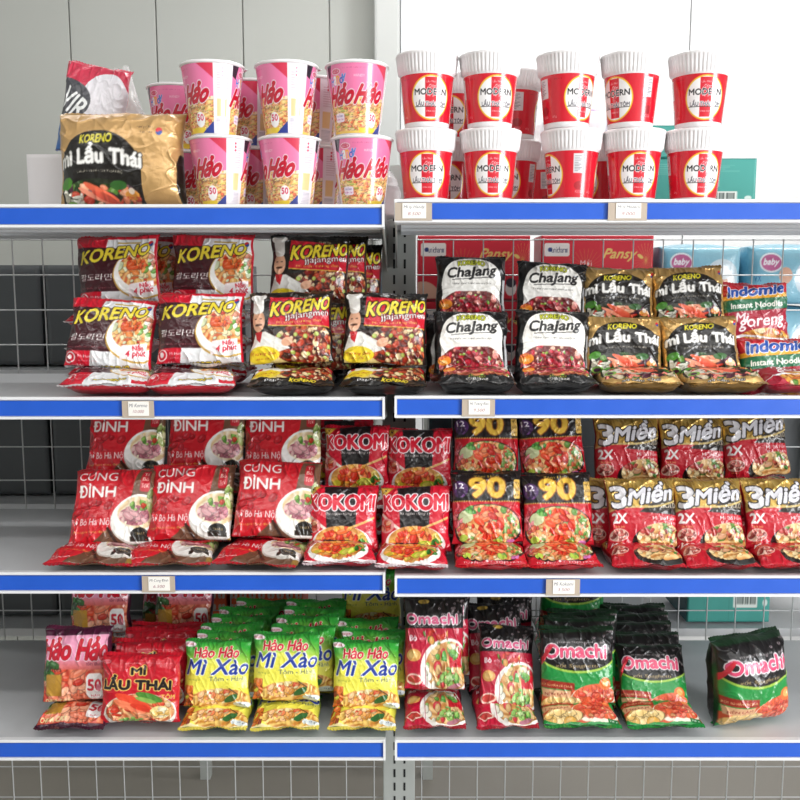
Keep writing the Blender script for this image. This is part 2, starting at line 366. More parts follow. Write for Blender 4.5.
def art_koko(sd):
    a = Art('#c8142e', aspect=1.04)
    a.put(a.poly([(.27, 1), (.68, 1), (.66, .42), (.30, .42)]), '#191416'); a.put(a.poly([(0, 1), (.24, 1), (0, .78)]), '#caa03c'); a.text('MỚI', .08, .93, .12, .05, '#191416', rot=.7)
    a.put(a.line(.02, .60, .34, .38, .035), '#eadcd0'); a.put(a.ell(.10, .46, .12, .09), '#d88a88'); a.blobs(a.ell(.09, .46, .1, .07), 8, SHR, .02, .05, 3)
    a.put(a.line(.94, .56, .50, .40, .028), '#dcae68')
    m = a.bowl(.48, .24, .40, .235, rim='#f2eeea', seed=5, cols=('#f0902a', '#e8502a', '#f8b040', '#e0c050'), n=40)
    a.blobs(a.ell(.46, .31, .24, .10), 26, ('#e8482a', '#f4773a', '#f89858', '#d83420'), .02, .055, 6, 4)
    a.put(a.ell(.60, .20, .10, .065), '#b8c832'); a.put(a.ell(.60, .2, .07, .045), '#e0dc60'); a.blobs(a.ell(.76, .22, .08, .08), 8, ('#2f7a2c', '#4a9a38'), .02, .04, 7); a.put(a.ell(.23, .19, .06, .05), '#dfd040')
    a.text('KOKOMI', .49, .755, .90, .20, '#cf1330', [(4, '#f6eef0')], bold=.075)
    a.text('đủ ngon từng sợi', .49, .605, .42, .045, '#e8e0dc', shear=.2)
    a.text('TÔM', .86, .44, .12, .06, '#e8a8a8'); a.text('chua cay', .86, .38, .14, .035, '#e8a8a8')
    a.put(a.x > .97, '#8a0c1c'); a.put(a.y < .025, '#e8e0e0')
    return a
def art_90(sd):
    a = Art('#c01426', aspect=.98)
    a.put(a.y > .60, '#171315')
    a.put((abs(a.y-.60) < .007) & ((a.x*60 % 2) < 1.3), '#c8a84a')
    m = a.ell(.5, .30, .46, .27); a.put(m, '#2a1414'); m = a.ell(.5, .31, .43, .25); a.put(m, '#e8b070'); a.noodles(m, '#f0c484', '#c8703a', 6, 28)
    a.blobs(m, 60, ('#e8c088', '#d05a3a', '#6fa04a', '#d84838', '#f0d8b0', '#8ab060'), .015, .045, 5)
    a.blobs(m, 70, ('#e0a860', '#c8502c', '#5c8a34', '#e8d0a0', '#d0402c'), .008, .026, 15)
    a.blobs(a.ell(.50, .34, .20, .20), 60, ('#e02c18', '#ee4a26', '#f4703c', '#cc2414', '#f89868'), .018, .05, 6, 3)
    a.put(a.ell(.22, .42, .10, .07), '#c8cfa0'); a.blobs(a.ell(.32, .5, .1, .05), 8, ('#3f8a34', '#68a848'), .02, .04, 7); a.put(a.ell(.20, .17, .06, .045), '#b8cf50'); a.put(a.ell(.78, .12, .055, .03), '#c86aa8'); a.put(a.ell(.62, .12, .055, .04), '#a8c048')
    a.blobs(a.ell(.10, .40, .08, .16), 12, ('#e88a90', '#c83a48'), .02, .04, 8)
    a.text('90', .50, .775, .42, .25, '#e9bf4a', [(5, '#7a4a20'), (2, '#c8862c')], bold=.07)
    a.put(a.ell(.145, .745, .12, .105), '#4b2860'); a.blobs(a.ell(.145, .70, .09, .06), 10, ('#6a3a80', '#382048'), .02, .04, 2); a.text('12', .14, .785, .13, .075, '#e8e0ec', bold=.04)
    a.put(a.rrect(.845, .63, .965, .86, .02), '#d8b058'); a.text('Mì ly', .905, .81, .09, .035, '#402818'); a.text('NGON', .905, .74, .09, .04, '#402818'); a.text('ĐẬM', .905, .675, .08, .035, '#402818')
    a.text('Tôm Hùm', .50, .925, .3, .045, '#c8a84a')
    a.put(a.y < .055, '#c01426'); a.text('TƯƠNG ỚT TÔM HÙM', .5, .045, .7, .035, '#e8d0d0', bold=.02)
    a.put((a.x < .02) | (a.x > .98), '#1c0c10')
    return a
def art_3m(sd):
    a = Art('#bb1428', aspect=1.0)
    top = a.y > (.56+.13*a.x+.02*np.sin(a.x*7)); a.put(top, '#bd9a4c', metal=.5)
    a.blobs(top, 40, ('#d0b468', '#8a6c30', '#c0a050', '#a08040'), .02, .07, 4, 3, .6); a.c[..., 3] = np.where(top, .5, 0)
    a.put(a.poly([(.45, .56), (.62, .67), (1, .72), (1, .52)]), '#241b18'); a.text('GOLD', .84, .635, .24, .06, '#d8cdb8', bold=.02)
    a.put(abs(a.y-(.56+.13*a.x+.02*np.sin(a.x*7))) < .012, '#c8b070')
    a.text('3', .19, .74, .22, .26, '#d8d6da', [(5, '#1d1714')], bold=.06)
    a.text('Miền', .63, .80, .58, .25, '#d4d3da', [(5, '#1d1714')], bold=.05, shear=.35, rot=.12)
    a.text('2X', .18, .485, .22, .11, '#f0ecea', bold=.06); a.text('Thịt bò', .17, .385, .18, .035, '#e8c070')
    a.put(a.ell(.17, .28, .14, .085), '#e0b8a8'); a.blobs(a.ell(.17, .28, .13, .075), 14, ('#a8403a', '#c8665a', '#e8c0b0', '#8a2a28'), .015, .04, 5, 3); a.text('thật', .17, .175, .12, .03, '#e8c070')
    a.text('Mì Bò Hầm', .78, .495, .34, .055, '#f0e8e4', bold=.03); a.text('Rau Thơm', .78, .43, .32, .05, '#f0e8e4', bold=.03)
    a.put(a.ell(.72, .20, .36, .22), '#1a1614'); m = a.ell(.72, .25, .31, .18); a.put(m, '#d8a05c'); a.noodles(m, '#ecc88c', '#c08040', 2, 26)
    a.blobs(m & (a.y > .2), 40, ('#b8403a', '#d86a50', '#8a3028', '#e8c89a', '#5f8a34', '#e0a880'), .015, .05, 6); a.blobs(m, 12, ('#f0d8a0', '#4f8434'), .015, .035, 9)
    a.put((a.x < .02) | (a.x > .985), '#7a0c18')
    return a
def art_pink(sd):
    a = Art('#e79ab8', aspect=.95)
    m = a.rect(0, .02, 1, .60); a.put(m, a.grad('#c04a38', '#eb9dbb', (a.y-.45)/.2)); a.noodles(a.rect(.02, .05, .98, .5), '#e8906a', '#b83a2a', 3, 18)
    a.blobs(a.rect(.05, .06, .9, .5), 60, ('#e0583c', '#f08a6a', '#c83426', '#f4b08c', '#e8a080'), .02, .07, 4, 4); a.blobs(a.rect(.02, .36, .3, .6), 8, ('#3f7a34', '#2d5c28'), .03, .06, 6)
    a.put(a.rect(0, .90, 1, 1), '#4a1230'); a.text('Hảo Hảo', .50, .74, .92, .26, '#c8142e', [(4, '#f6e8ee'), (2, '#9a0c22')], bold=.05, shear=.2)
    a.put(a.rrect(.10, .18, .34, .44, .02), '#b88a34'); a.text('Mì Tôm', .2, .50, .26, .06, '#2c1c18'); a.text('CHUA CAY', .26, .10, .36, .07, '#e8d8a0')
    a.put(a.rrect(.66, .12, .90, .46, .06), '#f4f0ee'); a.text('50', .78, .32, .2, .14, '#c8142e', bold=.05); a.put(a.ell(.84, .29, .04, .05), '#d88090'); a.text('NĂM', .78, .18, .12, .04, '#c8142e')
    a.put((a.x > .95) | (a.x < .03), '#3c1028'); a.text('tôm chua cay', .80, .56, .3, .05, '#5a1c34'); a.put(a.y < .04, '#3c1028')
    return a
def art_lrd(sd):
    a = Art('#c11226', aspect=1.17)
    a.put(a.ell(.52, .18, .44, .27), '#e8e2da'); m = a.ell(.52, .21, .41, .235); a.put(m, '#d88a50'); a.noodles(m, '#ecb880', '#b85a30', 3)
    a.blobs(m, 34, ('#e8502c', '#f4a070', '#d83a24', '#f0d0a8'), .02, .05, 4, 3)
    a.put(a.ell(.44, .34, .22, .065, -.5), '#e6492e'); a.put(a.ell(.40, .27, .2, .05, -.5), '#f0805a'); a.put(a.ell(.56, .24, .16, .045, -.4), '#dc3c26')
    a.put(a.ell(.62, .40, .16, .05, -.35), '#4f8a34'); a.put(a.ell(.58, .36, .12, .03, -.3), '#88b050'); a.put(a.ell(.74, .18, .12, .10), '#f0d890'); a.blobs(a.ell(.74, .18, .11, .09), 12, ('#f8ecc8', '#e8b860'), .02, .04, 5)
    a.blobs(a.ell(.4, .06, .14, .06), 8, ('#7fae48', '#5c9038'), .02, .03, 5)
    a.text('MÌ', .49, .765, .15, .125, '#1c1216', [(4, '#e0b860')], bold=.06); a.text('LẨU THÁI', .47, .60, .80, .19, '#1c1216', [(4, '#e0b860')], bold=.06, rot=-.02)
    a.text('TÔM', .84, .41, .18, .07, '#d8a84a', bold=.04); a.text('chua cay', .86, .335, .16, .04, '#d8a84a')
    a.put(a.ell(.10, .905, .07, .035), '#d87880'); a.text('ACECOOK', .1, .905, .11, .025, '#c11226'); a.text('MÌ ĂN LIỀN HƯƠNG VỊ LẨU THÁI TÔM', .62, .87, .55, .025, '#e8b0b0', bold=.01)
    return a
def art_xao(sd):
    a = Art('#ffffff', aspect=.93)
    a.put(a.x < 2, a.grad('#e6df4a', '#35a03a', (a.y-.50-.12*np.sin(a.x*3.1))/.36))
    a.put(a.ell(.5, .42, .52, .30), '#e9e25a', a=.7)
    a.put(a.y < .035, '#e8d8a0')
    m = a.ell(.58, .17, .44, .17) ; a.put(m, '#e2b35a'); a.noodles(m, '#f0cc74', '#c07c30', 2, 30)
    a.blobs(a.ell(.50, .22, .26, .12), 50, ('#d8452a', '#f08a5a', '#f4c08a', '#c83420', '#f0dca8', '#e8a050'), .012, .04, 5)
    a.blobs(a.rect(.0, .03, .20, .38), 16, ('#c8401e', '#8a2c14', '#e07028'), .02, .06, 6, 4); a.put(a.ell(.70, .19, .11, .05, .6), '#2f6a34'); a.put(a.line(.68, .34, .80, .26, .014), '#2a2018')
    a.put(a.ell(.86, .09, .14, .06), '#dfe8ea'); a.text('75 g', .86, .1, .1, .035, '#2a4a8a')
    a.text('Hảo Hảo', .50, .825, .60, .16, '#c8142e', [(2, '#f0e8d8')], bold=.045, shear=.15)
    a.text('Mì Xào', .53, .62, .88, .20, '#1e3a9a', [(3, '#f0f0e0')], bold=.03, shear=.25)
    a.text('Tôm - Hành', .66, .465, .5, .06, '#3a4a20', [(1, '#f0f0c0')], bold=.02); a.text('Hương vị', .2, .45, .18, .03, '#7a8a2c')
    a.put(a.ell(.10, .94, .12, .045), '#f0e0e4'); a.text('ACECOOK', .10, .94, .16, .03, '#c8142e')
    return a
def oma_top(a, y0, h, gold=True):
    a.put(a.y > y0, '#161315')
    rng = random.Random(4)
    for i in range(22):
        x = rng.uniform(.55, .98); y = rng.uniform(y0+h*.35, 1.0)
        a.put(a.ell(x, y, .018, .012) & ~a.ell(x, y, .010, .006), '#9a8c90')
    if gold: a.put(a.ell(.36, 1-h*.12, .08, .03), '#a88a3c')
def art_omr(sd):
    a = Art('#b81636', aspect=.71)
    oma_top(a, .66, .34)
    m = a.ell(.70, .26, .40, .30); a.put(m, '#eeeae4'); m = a.ell(.72, .27, .35, .26); a.put(m, '#e0b070'); a.noodles(m, '#ecc890', '#b87c40', 4, 26)
    a.blobs(a.rect(.28, .5, .7, .66), 16, ('#e0a050', '#c83020', '#5f8a34'), .015, .035, 2)
    a.blobs(m, 36, ('#4f9a3c', '#8cc06a', '#e8e8d8', '#c8323c', '#e8c48a'), .02, .055, 3, 2.5); a.put(a.rect(.72, .28, .96, .42), '#c22030'); a.blobs(a.ell(.72, .16, .16, .09), 18, ('#8fc060', '#b8d890', '#5c9a44'), .02, .04, 4)
    a.put(a.ell(.78, .06, .12, .035, .3), '#b87888'); a.blobs(a.ell(.7, .4, .18, .06), 8, ('#6fb04c', '#4f9a3c'), .02, .05, 8)
    a.put(a.rect(.37, 0, .385, .66), '#8a0e26', a=.5)
    a.put(a.ell(.19, .40, .12, .06), '#dca45a'); a.put(a.ell(.19, .405, .08, .035), '#eabf78'); a.put(a.ell(.19, .15, .15, .065), '#e8c8b8'); a.put(a.ell(.19, .155, .12, .045), '#b83a34')
    a.text('Bò', .18, .565, .13, .05, '#f0dce0', bold=.05); a.text('xốt', .33, .565, .1, .025, '#f0dce0')
    a.text('Omachi', .46, .755, .80, .10, '#d85a86', [(4, '#f4eef0'), (1, '#b01844')], bold=.055)
    a.text('MÌ KHOAI TÂY ĂN LÀ MÊ', .46, .68, .42, .016, '#d8d0d0', bold=.01)
    a.put((a.x > .985) | (a.x < .015), '#30060f')
    return a
def art_omg(sd):
    a = Art('#1f8a3e', aspect=.98)
    oma_top(a, .50, .5, False); a.put((a.y < .50+.12*(4*(a.x-.5)**2)) & (a.y > .3), '#1f8a3e'); a.put(abs(a.y-.50-.12*(4*(a.x-.5)**2)) < .012, '#9cc04a')
    a.put(a.poly([(0, .1), (.2, .04), (1, .04), (1, .28), (.7, .34), (0, .24)]), '#c8502c')
    m = a.ell(.70, .20, .30, .17); a.put(m, '#e8dcc8'); m = a.ell(.70, .22, .28, .15); a.put(m, '#d8603c'); a.blobs(m, 50, ('#c83a28', '#e8826a', '#f0b080', '#e86a4a', '#d84a38'), .015, .04, 4, 2)
    a.blobs(a.ell(.28, .13, .26, .11), 22, ('#e8bc6c', '#dca850', '#f2d494', '#ecc880'), .04, .075, 5, 1.4)
    a.put(a.poly([(.0, .42), (.44, .38), (.44, .30), (.0, .33)]), '#9a2a1c'); a.text('XỐT BÒ HẦM CÀ CHUA', .22, .357, .40, .035, '#f0dca0', rot=-.06)
    a.put(a.poly([(.02, .32), (.40, .29), (.40, .21), (.04, .23)]), '#d8a880'); a.text('NÊN LÀM', .22, .262, .3, .04, '#8a2418')
    a.put(a.ell(.82, .37, .09, .07), '#d87038'); a.put(a.ell(.82, .38, .05, .04), '#e8a860'); a.put(a.rrect(.80, .03, .97, .10, .02), '#1a6a34'); a.text('78 g', .88, .065, .12, .035, '#f0f0e8')
    a.text('Omachi', .46, .715, .76, .15, '#d84a70', [(4, '#f4eef0'), (1, '#a81840')], bold=.055, arc=.1)
    a.text('MÌ KHOAI TÂY ĂN LÀ MÊ', .46, .825, .42, .022, '#c8c0c0', bold=.01)
    a.text('xốt Spaghetti', .47, .565, .5, .06, '#b8a070', shear=.2)
    a.put(a.poly([(0, .62), (.16, .80), (.20, .78), (.02, .56)]), '#c82838'); a.put((a.x > .985) | (a.x < .015), '#12341c'); a.put(a.y > .95, '#14321c')
    return a
# cups: the print goes once round; x = 0 and 1 meet at the back, the middle faces front
def art_hcup(sd):
    a = Art('#e87aa6', nx=420, ny=110, aspect=2.6)
    for o in (0, .5):
        def X(v): return o+v*.5
        a.put(a.rect(X(0), 0, X(.78), .52), '#e8c060')
        mm = a.rect(X(0), .04, X(.78), .50); a.noodles(mm, '#f0d890', '#e0a060', 3, 60)
        a.blobs(mm, 300, ('#ef8a68', '#f4b08c', '#e8704c', '#e8d070', '#b8c060', '#f8d8a8', '#f4c080', '#f0a080'), .004, .014, 4+int(o*4), 2)
        a.put(a.rect(X(0), .48, X(.78), .53) & (vnoise(a.x*60, a.y*9, 3) > .45), '#f0d8c0')
        a.put(a.poly([(X(0), 1), (X(.09), 1), (X(.05), .80), (X(0), .84)]), '#2c2430')
        a.put(a.ell(X(.15), .89, .03, .045), '#f4dce6'); a.put(a.ell(X(.15), .89, .026, .034), '#cc3a5c'); a.text('ACECOOK', X(.15), .89, .04, .03, '#f8e8ee')
        for ch, px, c in (('H', .085, '#3c78c8'), ('a', .13, '#f0f0f0'), ('n', .17, '#f0a040'), ('d', .215, '#3c50b0'), ('y', .25, '#3c78c8')):
            a.text(ch, X(px), .745+.02*(px*8), .021, .12, c, [(1, '#f0d8e4')], bold=.05)
        a.text('Hảo', X(.20), .565, .165, .28, '#c0142e', [(4, '#f4d4e0'), (1, '#7a0818')], bold=.06, shear=.2, rot=.06)
        a.text('Hảo', X(.57), .585, .165, .28, '#c0142e', [(4, '#f4d4e0'), (1, '#7a0818')], bold=.06, shear=.2, rot=.06)
        a.put(a.rrect(X(.08), .17, X(.22), .30, .02), '#f0e0ee'); a.text('MUỖNG', X(.15), .265, .05, .04, '#4a3a8a'); a.text('tiện lợi', X(.15), .21, .06, .035, '#b03a8a')
        a.text('Mì tôm chua cay', X(.56), .37, .12, .05, '#4a2c28')
        a.put(a.ell(X(.60), .20, .032, .11), '#f4f0f0'); a.put(a.rrect(X(.55), .11, X(.65), .25, .012), '#f4f0f0'); a.text('50', X(.60), .23, .045, .09, '#d0385a', bold=.05)
        a.put(a.rect(X(.42), .02, X(.66), .085), '#e8c83a'); a.put(a.poly([(X(.62), 0), (X(.78), 0), (X(.78), .18)]), '#2c3c8a'); a.put(a.poly([(X(.60), 1), (X(.78), 1), (X(.78), .78)]), '#d03450')
        a.put(a.rect(X(.78), 0, X(1), 1), '#e9e2e8'); a.put(a.rect(X(.82), .25, X(.94), .50), '#e8c890')
        for k in range(9): a.put(a.rect(X(.82), .58+k*.035, X(.95), .592+k*.035), '#c0a8b0', a=.7)
        for k in range(3): a.put(a.ell(X(.88), .93-k*.05, .006, .018), '#c8405a')
        for k in range(8): a.put(a.rect(X(.81), .05+k*.022, X(.96), .06+k*.022), '#b8b4c0')
        a.text('MÌ LY ĂN LIỀN HƯƠNG VỊ TÔM', X(.36), .93, .12, .022, '#a83a68', bold=.01); a.text('HANDY', X(.42), .82, .06, .04, '#f4d0de')
    return a
def art_mcup(sd):
    a = Art('#d1172c', nx=420, ny=100, aspect=3.6)
    for o in (0, .5):
        cx = o+.25; k = 3.6
        a.put(a.ell(cx, .5, .125, .47), '#f0c23c'); a.put(a.ell(cx, .5, .116, .435), '#f1eeee')
        a.put(a.rect(cx-.036, .10, cx+.036, .92) & a.ell(cx, .5, .116, .435), '#cf1a2e'); a.put(a.ell(cx, .5, .125, .47) & ~a.ell(cx, .5, .123, .455), '#e8952c')
        a.text('Lẩu Thái', cx, .83, .058, .05, '#f0d8d8'); a.text('Tôm', cx+.004, .73, .05, .07, '#f0d8d8', shear=.3)
        a.text('MODERN', cx, .62, .205, .125, '#191619', [(2, '#f4f0f0')], bold=.04)
        a.text('LẨU THÁI TÔM', cx+.004, .395, .20, .125, '#6a6870', [(2, '#f4f2f2')], bold=.035); a.put(a.rect(cx-.11, .305, cx+.11, .32) & a.ell(cx, .5, .116, .435), '#2a2426')
        a.text('Mì ly', cx, .53, .04, .04, '#f0d8d8'); a.text('chua cay', cx, .22, .06, .05, '#f0d0d0')
        sx = o+.44
        a.put(a.rect(sx, .52, sx+.075, .93), '#d8d6d8')
        for j in range(10): a.put(a.rect(sx+.006, .56+j*.035, sx+.03+.035*((j*7 % 5)/5), .572+j*.035), '#77757c')
        a.put(a.ell(sx+.04, .26, .035, .09), '#a81022'); a.text('ACECOOK', sx+.04, .13, .05, .05, '#e8b8bc'); a.text('67 g', o+.06, .12, .03, .05, '#f0c8c8')
        a.text('MÌ LY', o+.09, .90, .05, .03, '#7a0c18')
    return a
# flat-sided cartons and soft packs
def art_pansy(sd):
    a = Art('#d41c34', nx=170, ny=90, aspect=1.75)
    for i in range(26):
        t = i/26*6.283; a.put(a.line(.40, .50, .40+.17*math.cos(t), .50+.30*math.sin(t), .006), '#d8903c', a=.55)
        a.put(a.line(.93, .62, .93+.13*math.cos(t), .62+.26*math.sin(t), .005), '#e0a850', a=.6)
    a.put(a.ell(.05, 0, .16, .30), '#e8d4b0', a=.8)
    a.put(a.rrect(.03, .68, .25, .88, .02), '#efe8e4'); a.put(a.ell(.08, .78, .02, .035), '#2a3c7a'); a.text('unicharm', .165, .78, .14, .085, '#2a2a50', bold=0)
    a.text('Mới', .40, .58, .10, .10, '#f0d8d8'); a.text('Neu', .38, .37, .30, .27, '#c8203c', [(3, '#f0d0d4')], bold=.05, shear=.3)
    a.text('Pansy', .70, .70, .28, .19, '#e8c66c', shear=.25, bold=.03); a.put(a.ell(.88, .68, .02, .04, .5), '#e8c66c')
    for x in (.62, .83): a.put(a.ell(x, .20, .05, .12), '#e8dcd8'); a.put(a.ell(x, .28, .045, .07), '#2c2838')
    a.put(a.y < .04, '#8a0e20')
    return a
def art_teal(sd):
    a = Art('#3f9d93', nx=120, ny=80, aspect=1.5)
    a.put(a.rect(.0, .97, 1, 1) | a.rect(.5, 0, .505, .3), '#2f7f78')
    a.put(a.rrect(.55, .20, .84, .38, .01), '#dfe6e0')
    for i in range(22): a.put(a.rect(.57+i*.0115, .24, .575+i*.0115+(i*5 % 3)*.0015, .36), '#33413e')
    a.put(a.rrect(.60, .46, .68, .62, .01), '#cfe0da'); a.put(a.ell(.93, .26, .03, .045), '#cfe0da')
    for k in range(6): a.put(a.rect(.08, .70+k*.035, .45-(k*3 % 4)*.04, .712+k*.035), '#7cc0b6', a=.7)
    for k in range(4): a.put(a.rect(.50, .75+k*.035, .85-(k*3 % 4)*.04, .762+k*.035), '#7cc0b6', a=.6)
    return a
def art_baby(sd):
    a = Art('#8cc4da', nx=130, ny=70, aspect=1.9)
    a.put(a.x < 2, a.grad('#7ab8d0', '#a4d4e4', a.x)); a.put(a.ell(.25, .72, .14, .17), '#e8eef4'); a.put(a.ell(.25, .72, .12, .14), '#c86a9a'); a.text('baby', .25, .72, .18, .14, '#f4eef4', shear=.2)
    a.put(a.ell(.74, .46, .21, .32), '#d8e8f0'); a.put(a.ell(.74, .44, .16, .26, .4), '#f4f4f4'); a.put(a.ell(.72, .42, .09, .17, .4), '#e0ac90'); a.put(a.ell(.77, .52, .07, .09), '#e8eef0'); a.put(a.ell(.42, .5, .08, .14), '#e2b096')
    a.put(a.rect(.05, .30, .25, .33) | a.rect(.05, .22, .21, .25), '#3c78b0'); a.text('VX', .1, .45, .08, .12, '#2c68a8')
    return a
def art_snack(sd):
    a = Art('#2f66a8', aspect=.8)
    a.put(a.y > .5, '#c8304c'); a.put(a.ell(.7, .55, .35, .35), '#e8e4ea'); a.put(a.ell(.1, .55, .4, .22), '#4a4a50'); a.text('VIR', .25, .52, .42, .22, '#f4f4f4', [(2, '#303238')], rot=-.5, bold=.04, shear=.2)
    a.put(a.ell(.55, .25, .2, .08), '#e0b090'); a.blobs(a.rect(.4, .1, .95, .4), 14, ('#7a7c48', '#b8a890', '#5a6a8a', '#c0c4cc'), .03, .07, 3)
    return a
def art_orange(sd):
    a = Art('#d8582c', nx=120, ny=60, aspect=2)
    for i in range(8):
        for j in range(4):
            cx, cy = (i+.5)/8, (j+.5)/4; a.put(a.ell(cx-.022, cy, .026, .07) | a.ell(cx+.022, cy, .026, .07), '#b8b4ae'); a.put(a.ell(cx, cy, .012, .03), '#d8582c')
    return a
def art_purple(sd):
    a = Art('#efeaf0', nx=60, ny=60)
    a.put(a.y < .45, '#e2c63c'); a.put(a.poly([(0, .1), (.3, .45), (.6, .15), (1, .5), (1, .6), (0, .6)]), '#8a4aa0'); a.text('OS', .5, .33, .5, .2, '#f4f0f4', shear=.3, bold=.05); a.put(a.y < .08, '#c8506a')
    return a
# ------------------------------------------------------------------ pillow packs
FILM = film_mat('printed_film')
def pack_mesh(name, art, w, h, t, seed, flat=False, n=150):
    s, q = np.meshgrid(np.linspace(-1, 1, n+1), np.linspace(-1, 1, n+1))
    u = s*(1.2-.2*s*s); v = q*(1.12-.12*q*q)
    au = np.clip(abs(u), 0, 1); av = np.clip(abs(v), 0, 1)
    if flat: f = (1-au**6)**.5*(1-av**1.9)**.75
    else: f = (1-au**5)**.5*(1-av**3.4)**.62
    sd = seed*17
    lump = vnoise(u*1.6+sd, v*1.6+3, sd)-.5
    r1 = 1-abs(2*vnoise(u*3.1+v*1.4+sd, v*1.9-u+5, sd+1)-1); r2 = 1-abs(2*vnoise(u*2-v*3+9, u*3+v*2+sd, sd+2)-1)
    r3 = 1-abs(2*vnoise(u*7+sd, v*1.6, sd+3)-1)
    edge = np.clip((av-.45)/.55, 0, 1)**1.3; side = np.clip((au-.6)/.4, 0, 1)
    cre = .0030*(r1**5-.25)*(.35+edge+side)+.0030*(r2**6-.2)*(.30+edge*.9+side*.6)+.0030*(r3**4-.3)*edge
    fine = .0006*(vnoise(u*14+sd, v*14, sd+4)-.5)
    x = u*w/2*(1-.045*(1-av**3))+.0022*(vnoise(v*2.5+sd, u*.3+1, sd+6)-.5)*2*side
    z = (v+1)/2*h+.0025*(vnoise(u*2.2+sd, v*.2, sd+7)-.5)*2*edge
    disp = (lump*.006+cre+fine)*np.clip(f*2.2, 0, 1)
    wav = .0012*np.sin(u*9+sd)*av**8
    yf = -(t/2*f+disp)+wav
    Vf = np.stack([x, yf, z], -1).reshape(-1, 3)
    st = 6; i = np.arange(0, n+1, st); m = len(i)-1
    yb = (t/2*f*.94+lump*.004*np.clip(f*2, 0, 1)-cre*np.clip(f*2, 0, 1)*-.8)+wav
    Vb = np.stack([x, yb, z], -1)[np.ix_(i, i)].reshape(-1, 3)
    return Vf, Vb, m
def build_pack(kd, variant, flat=False):
    K = KINDS[kd]; art = K['art_c']; n = 150
    Vf, Vb, m = pack_mesh(kd, None, K['w'], K['h'], K['t']*(1.12 if flat else 1), K['seed']+variant*3, flat)
    cb = np.tile(np.array([*lin(hexc(K['back'])), K.get('bm', 0.)]), (len(Vb), 1))
    V = np.concatenate([Vf, Vb]); C = np.concatenate([art, cb])
    if not flat:      # the lowest strip of the print is folded under the pack
        tk = K.get('tuck', .09); rows = np.clip((tk+(1-tk)*np.linspace(0, 1, n+1))*n, 0, n); i0 = np.floor(rows).astype(int); i1 = np.minimum(i0+1, n); fr = (rows-i0)[:, None, None]
        g = art.reshape(n+1, n+1, 4); C[:len(Vf)] = (g[i0]*(1-fr)+g[i1]*fr).reshape(-1, 4)
    F = np.concatenate([gridf(n, n), gridf(m, m, len(Vf), True)])
    return np_mesh('wrapper', V, F, C, FILM)
_seal = {}
def seal_mesh(K, top):
    key = (K['w'], K['top'] if top else K['bot'])
    if key in _seal: return _seal[key]
    w = K['w']; nx, ny = 84, 4; V = []
    for j in range(ny+1):
        for i in range(nx+1):
            u = i/nx*2-1; e = j/ny
            z = e*.007+(.0009 if (i % 2 and j == ny) else 0)
            V.append((u*w/2*.995, .0012*math.sin(u*9)+.0005*math.sin(i*1.57)*(1 if j else 0)+.0035*e*math.sin(u*4+1)*(.6), z))
    V = np.array(V); V2 = V+np.array([0, .0006, 0]); F = np.concatenate([gridf(nx, ny), gridf(nx, ny, len(V), True)])
    me = np_mesh('crimped_seal', np.concatenate([V, V2]), F, None, film_plain(K['top'] if top else K['bot'], K.get('bm', 0)))
    _seal[key] = me; return me
_fp = {}
def film_plain(c, metal=0):
    if c not in _fp: _fp[c] = noisy(mat('seal_film', c, .3, metal, .5), 60, .06)
    return _fp[c]
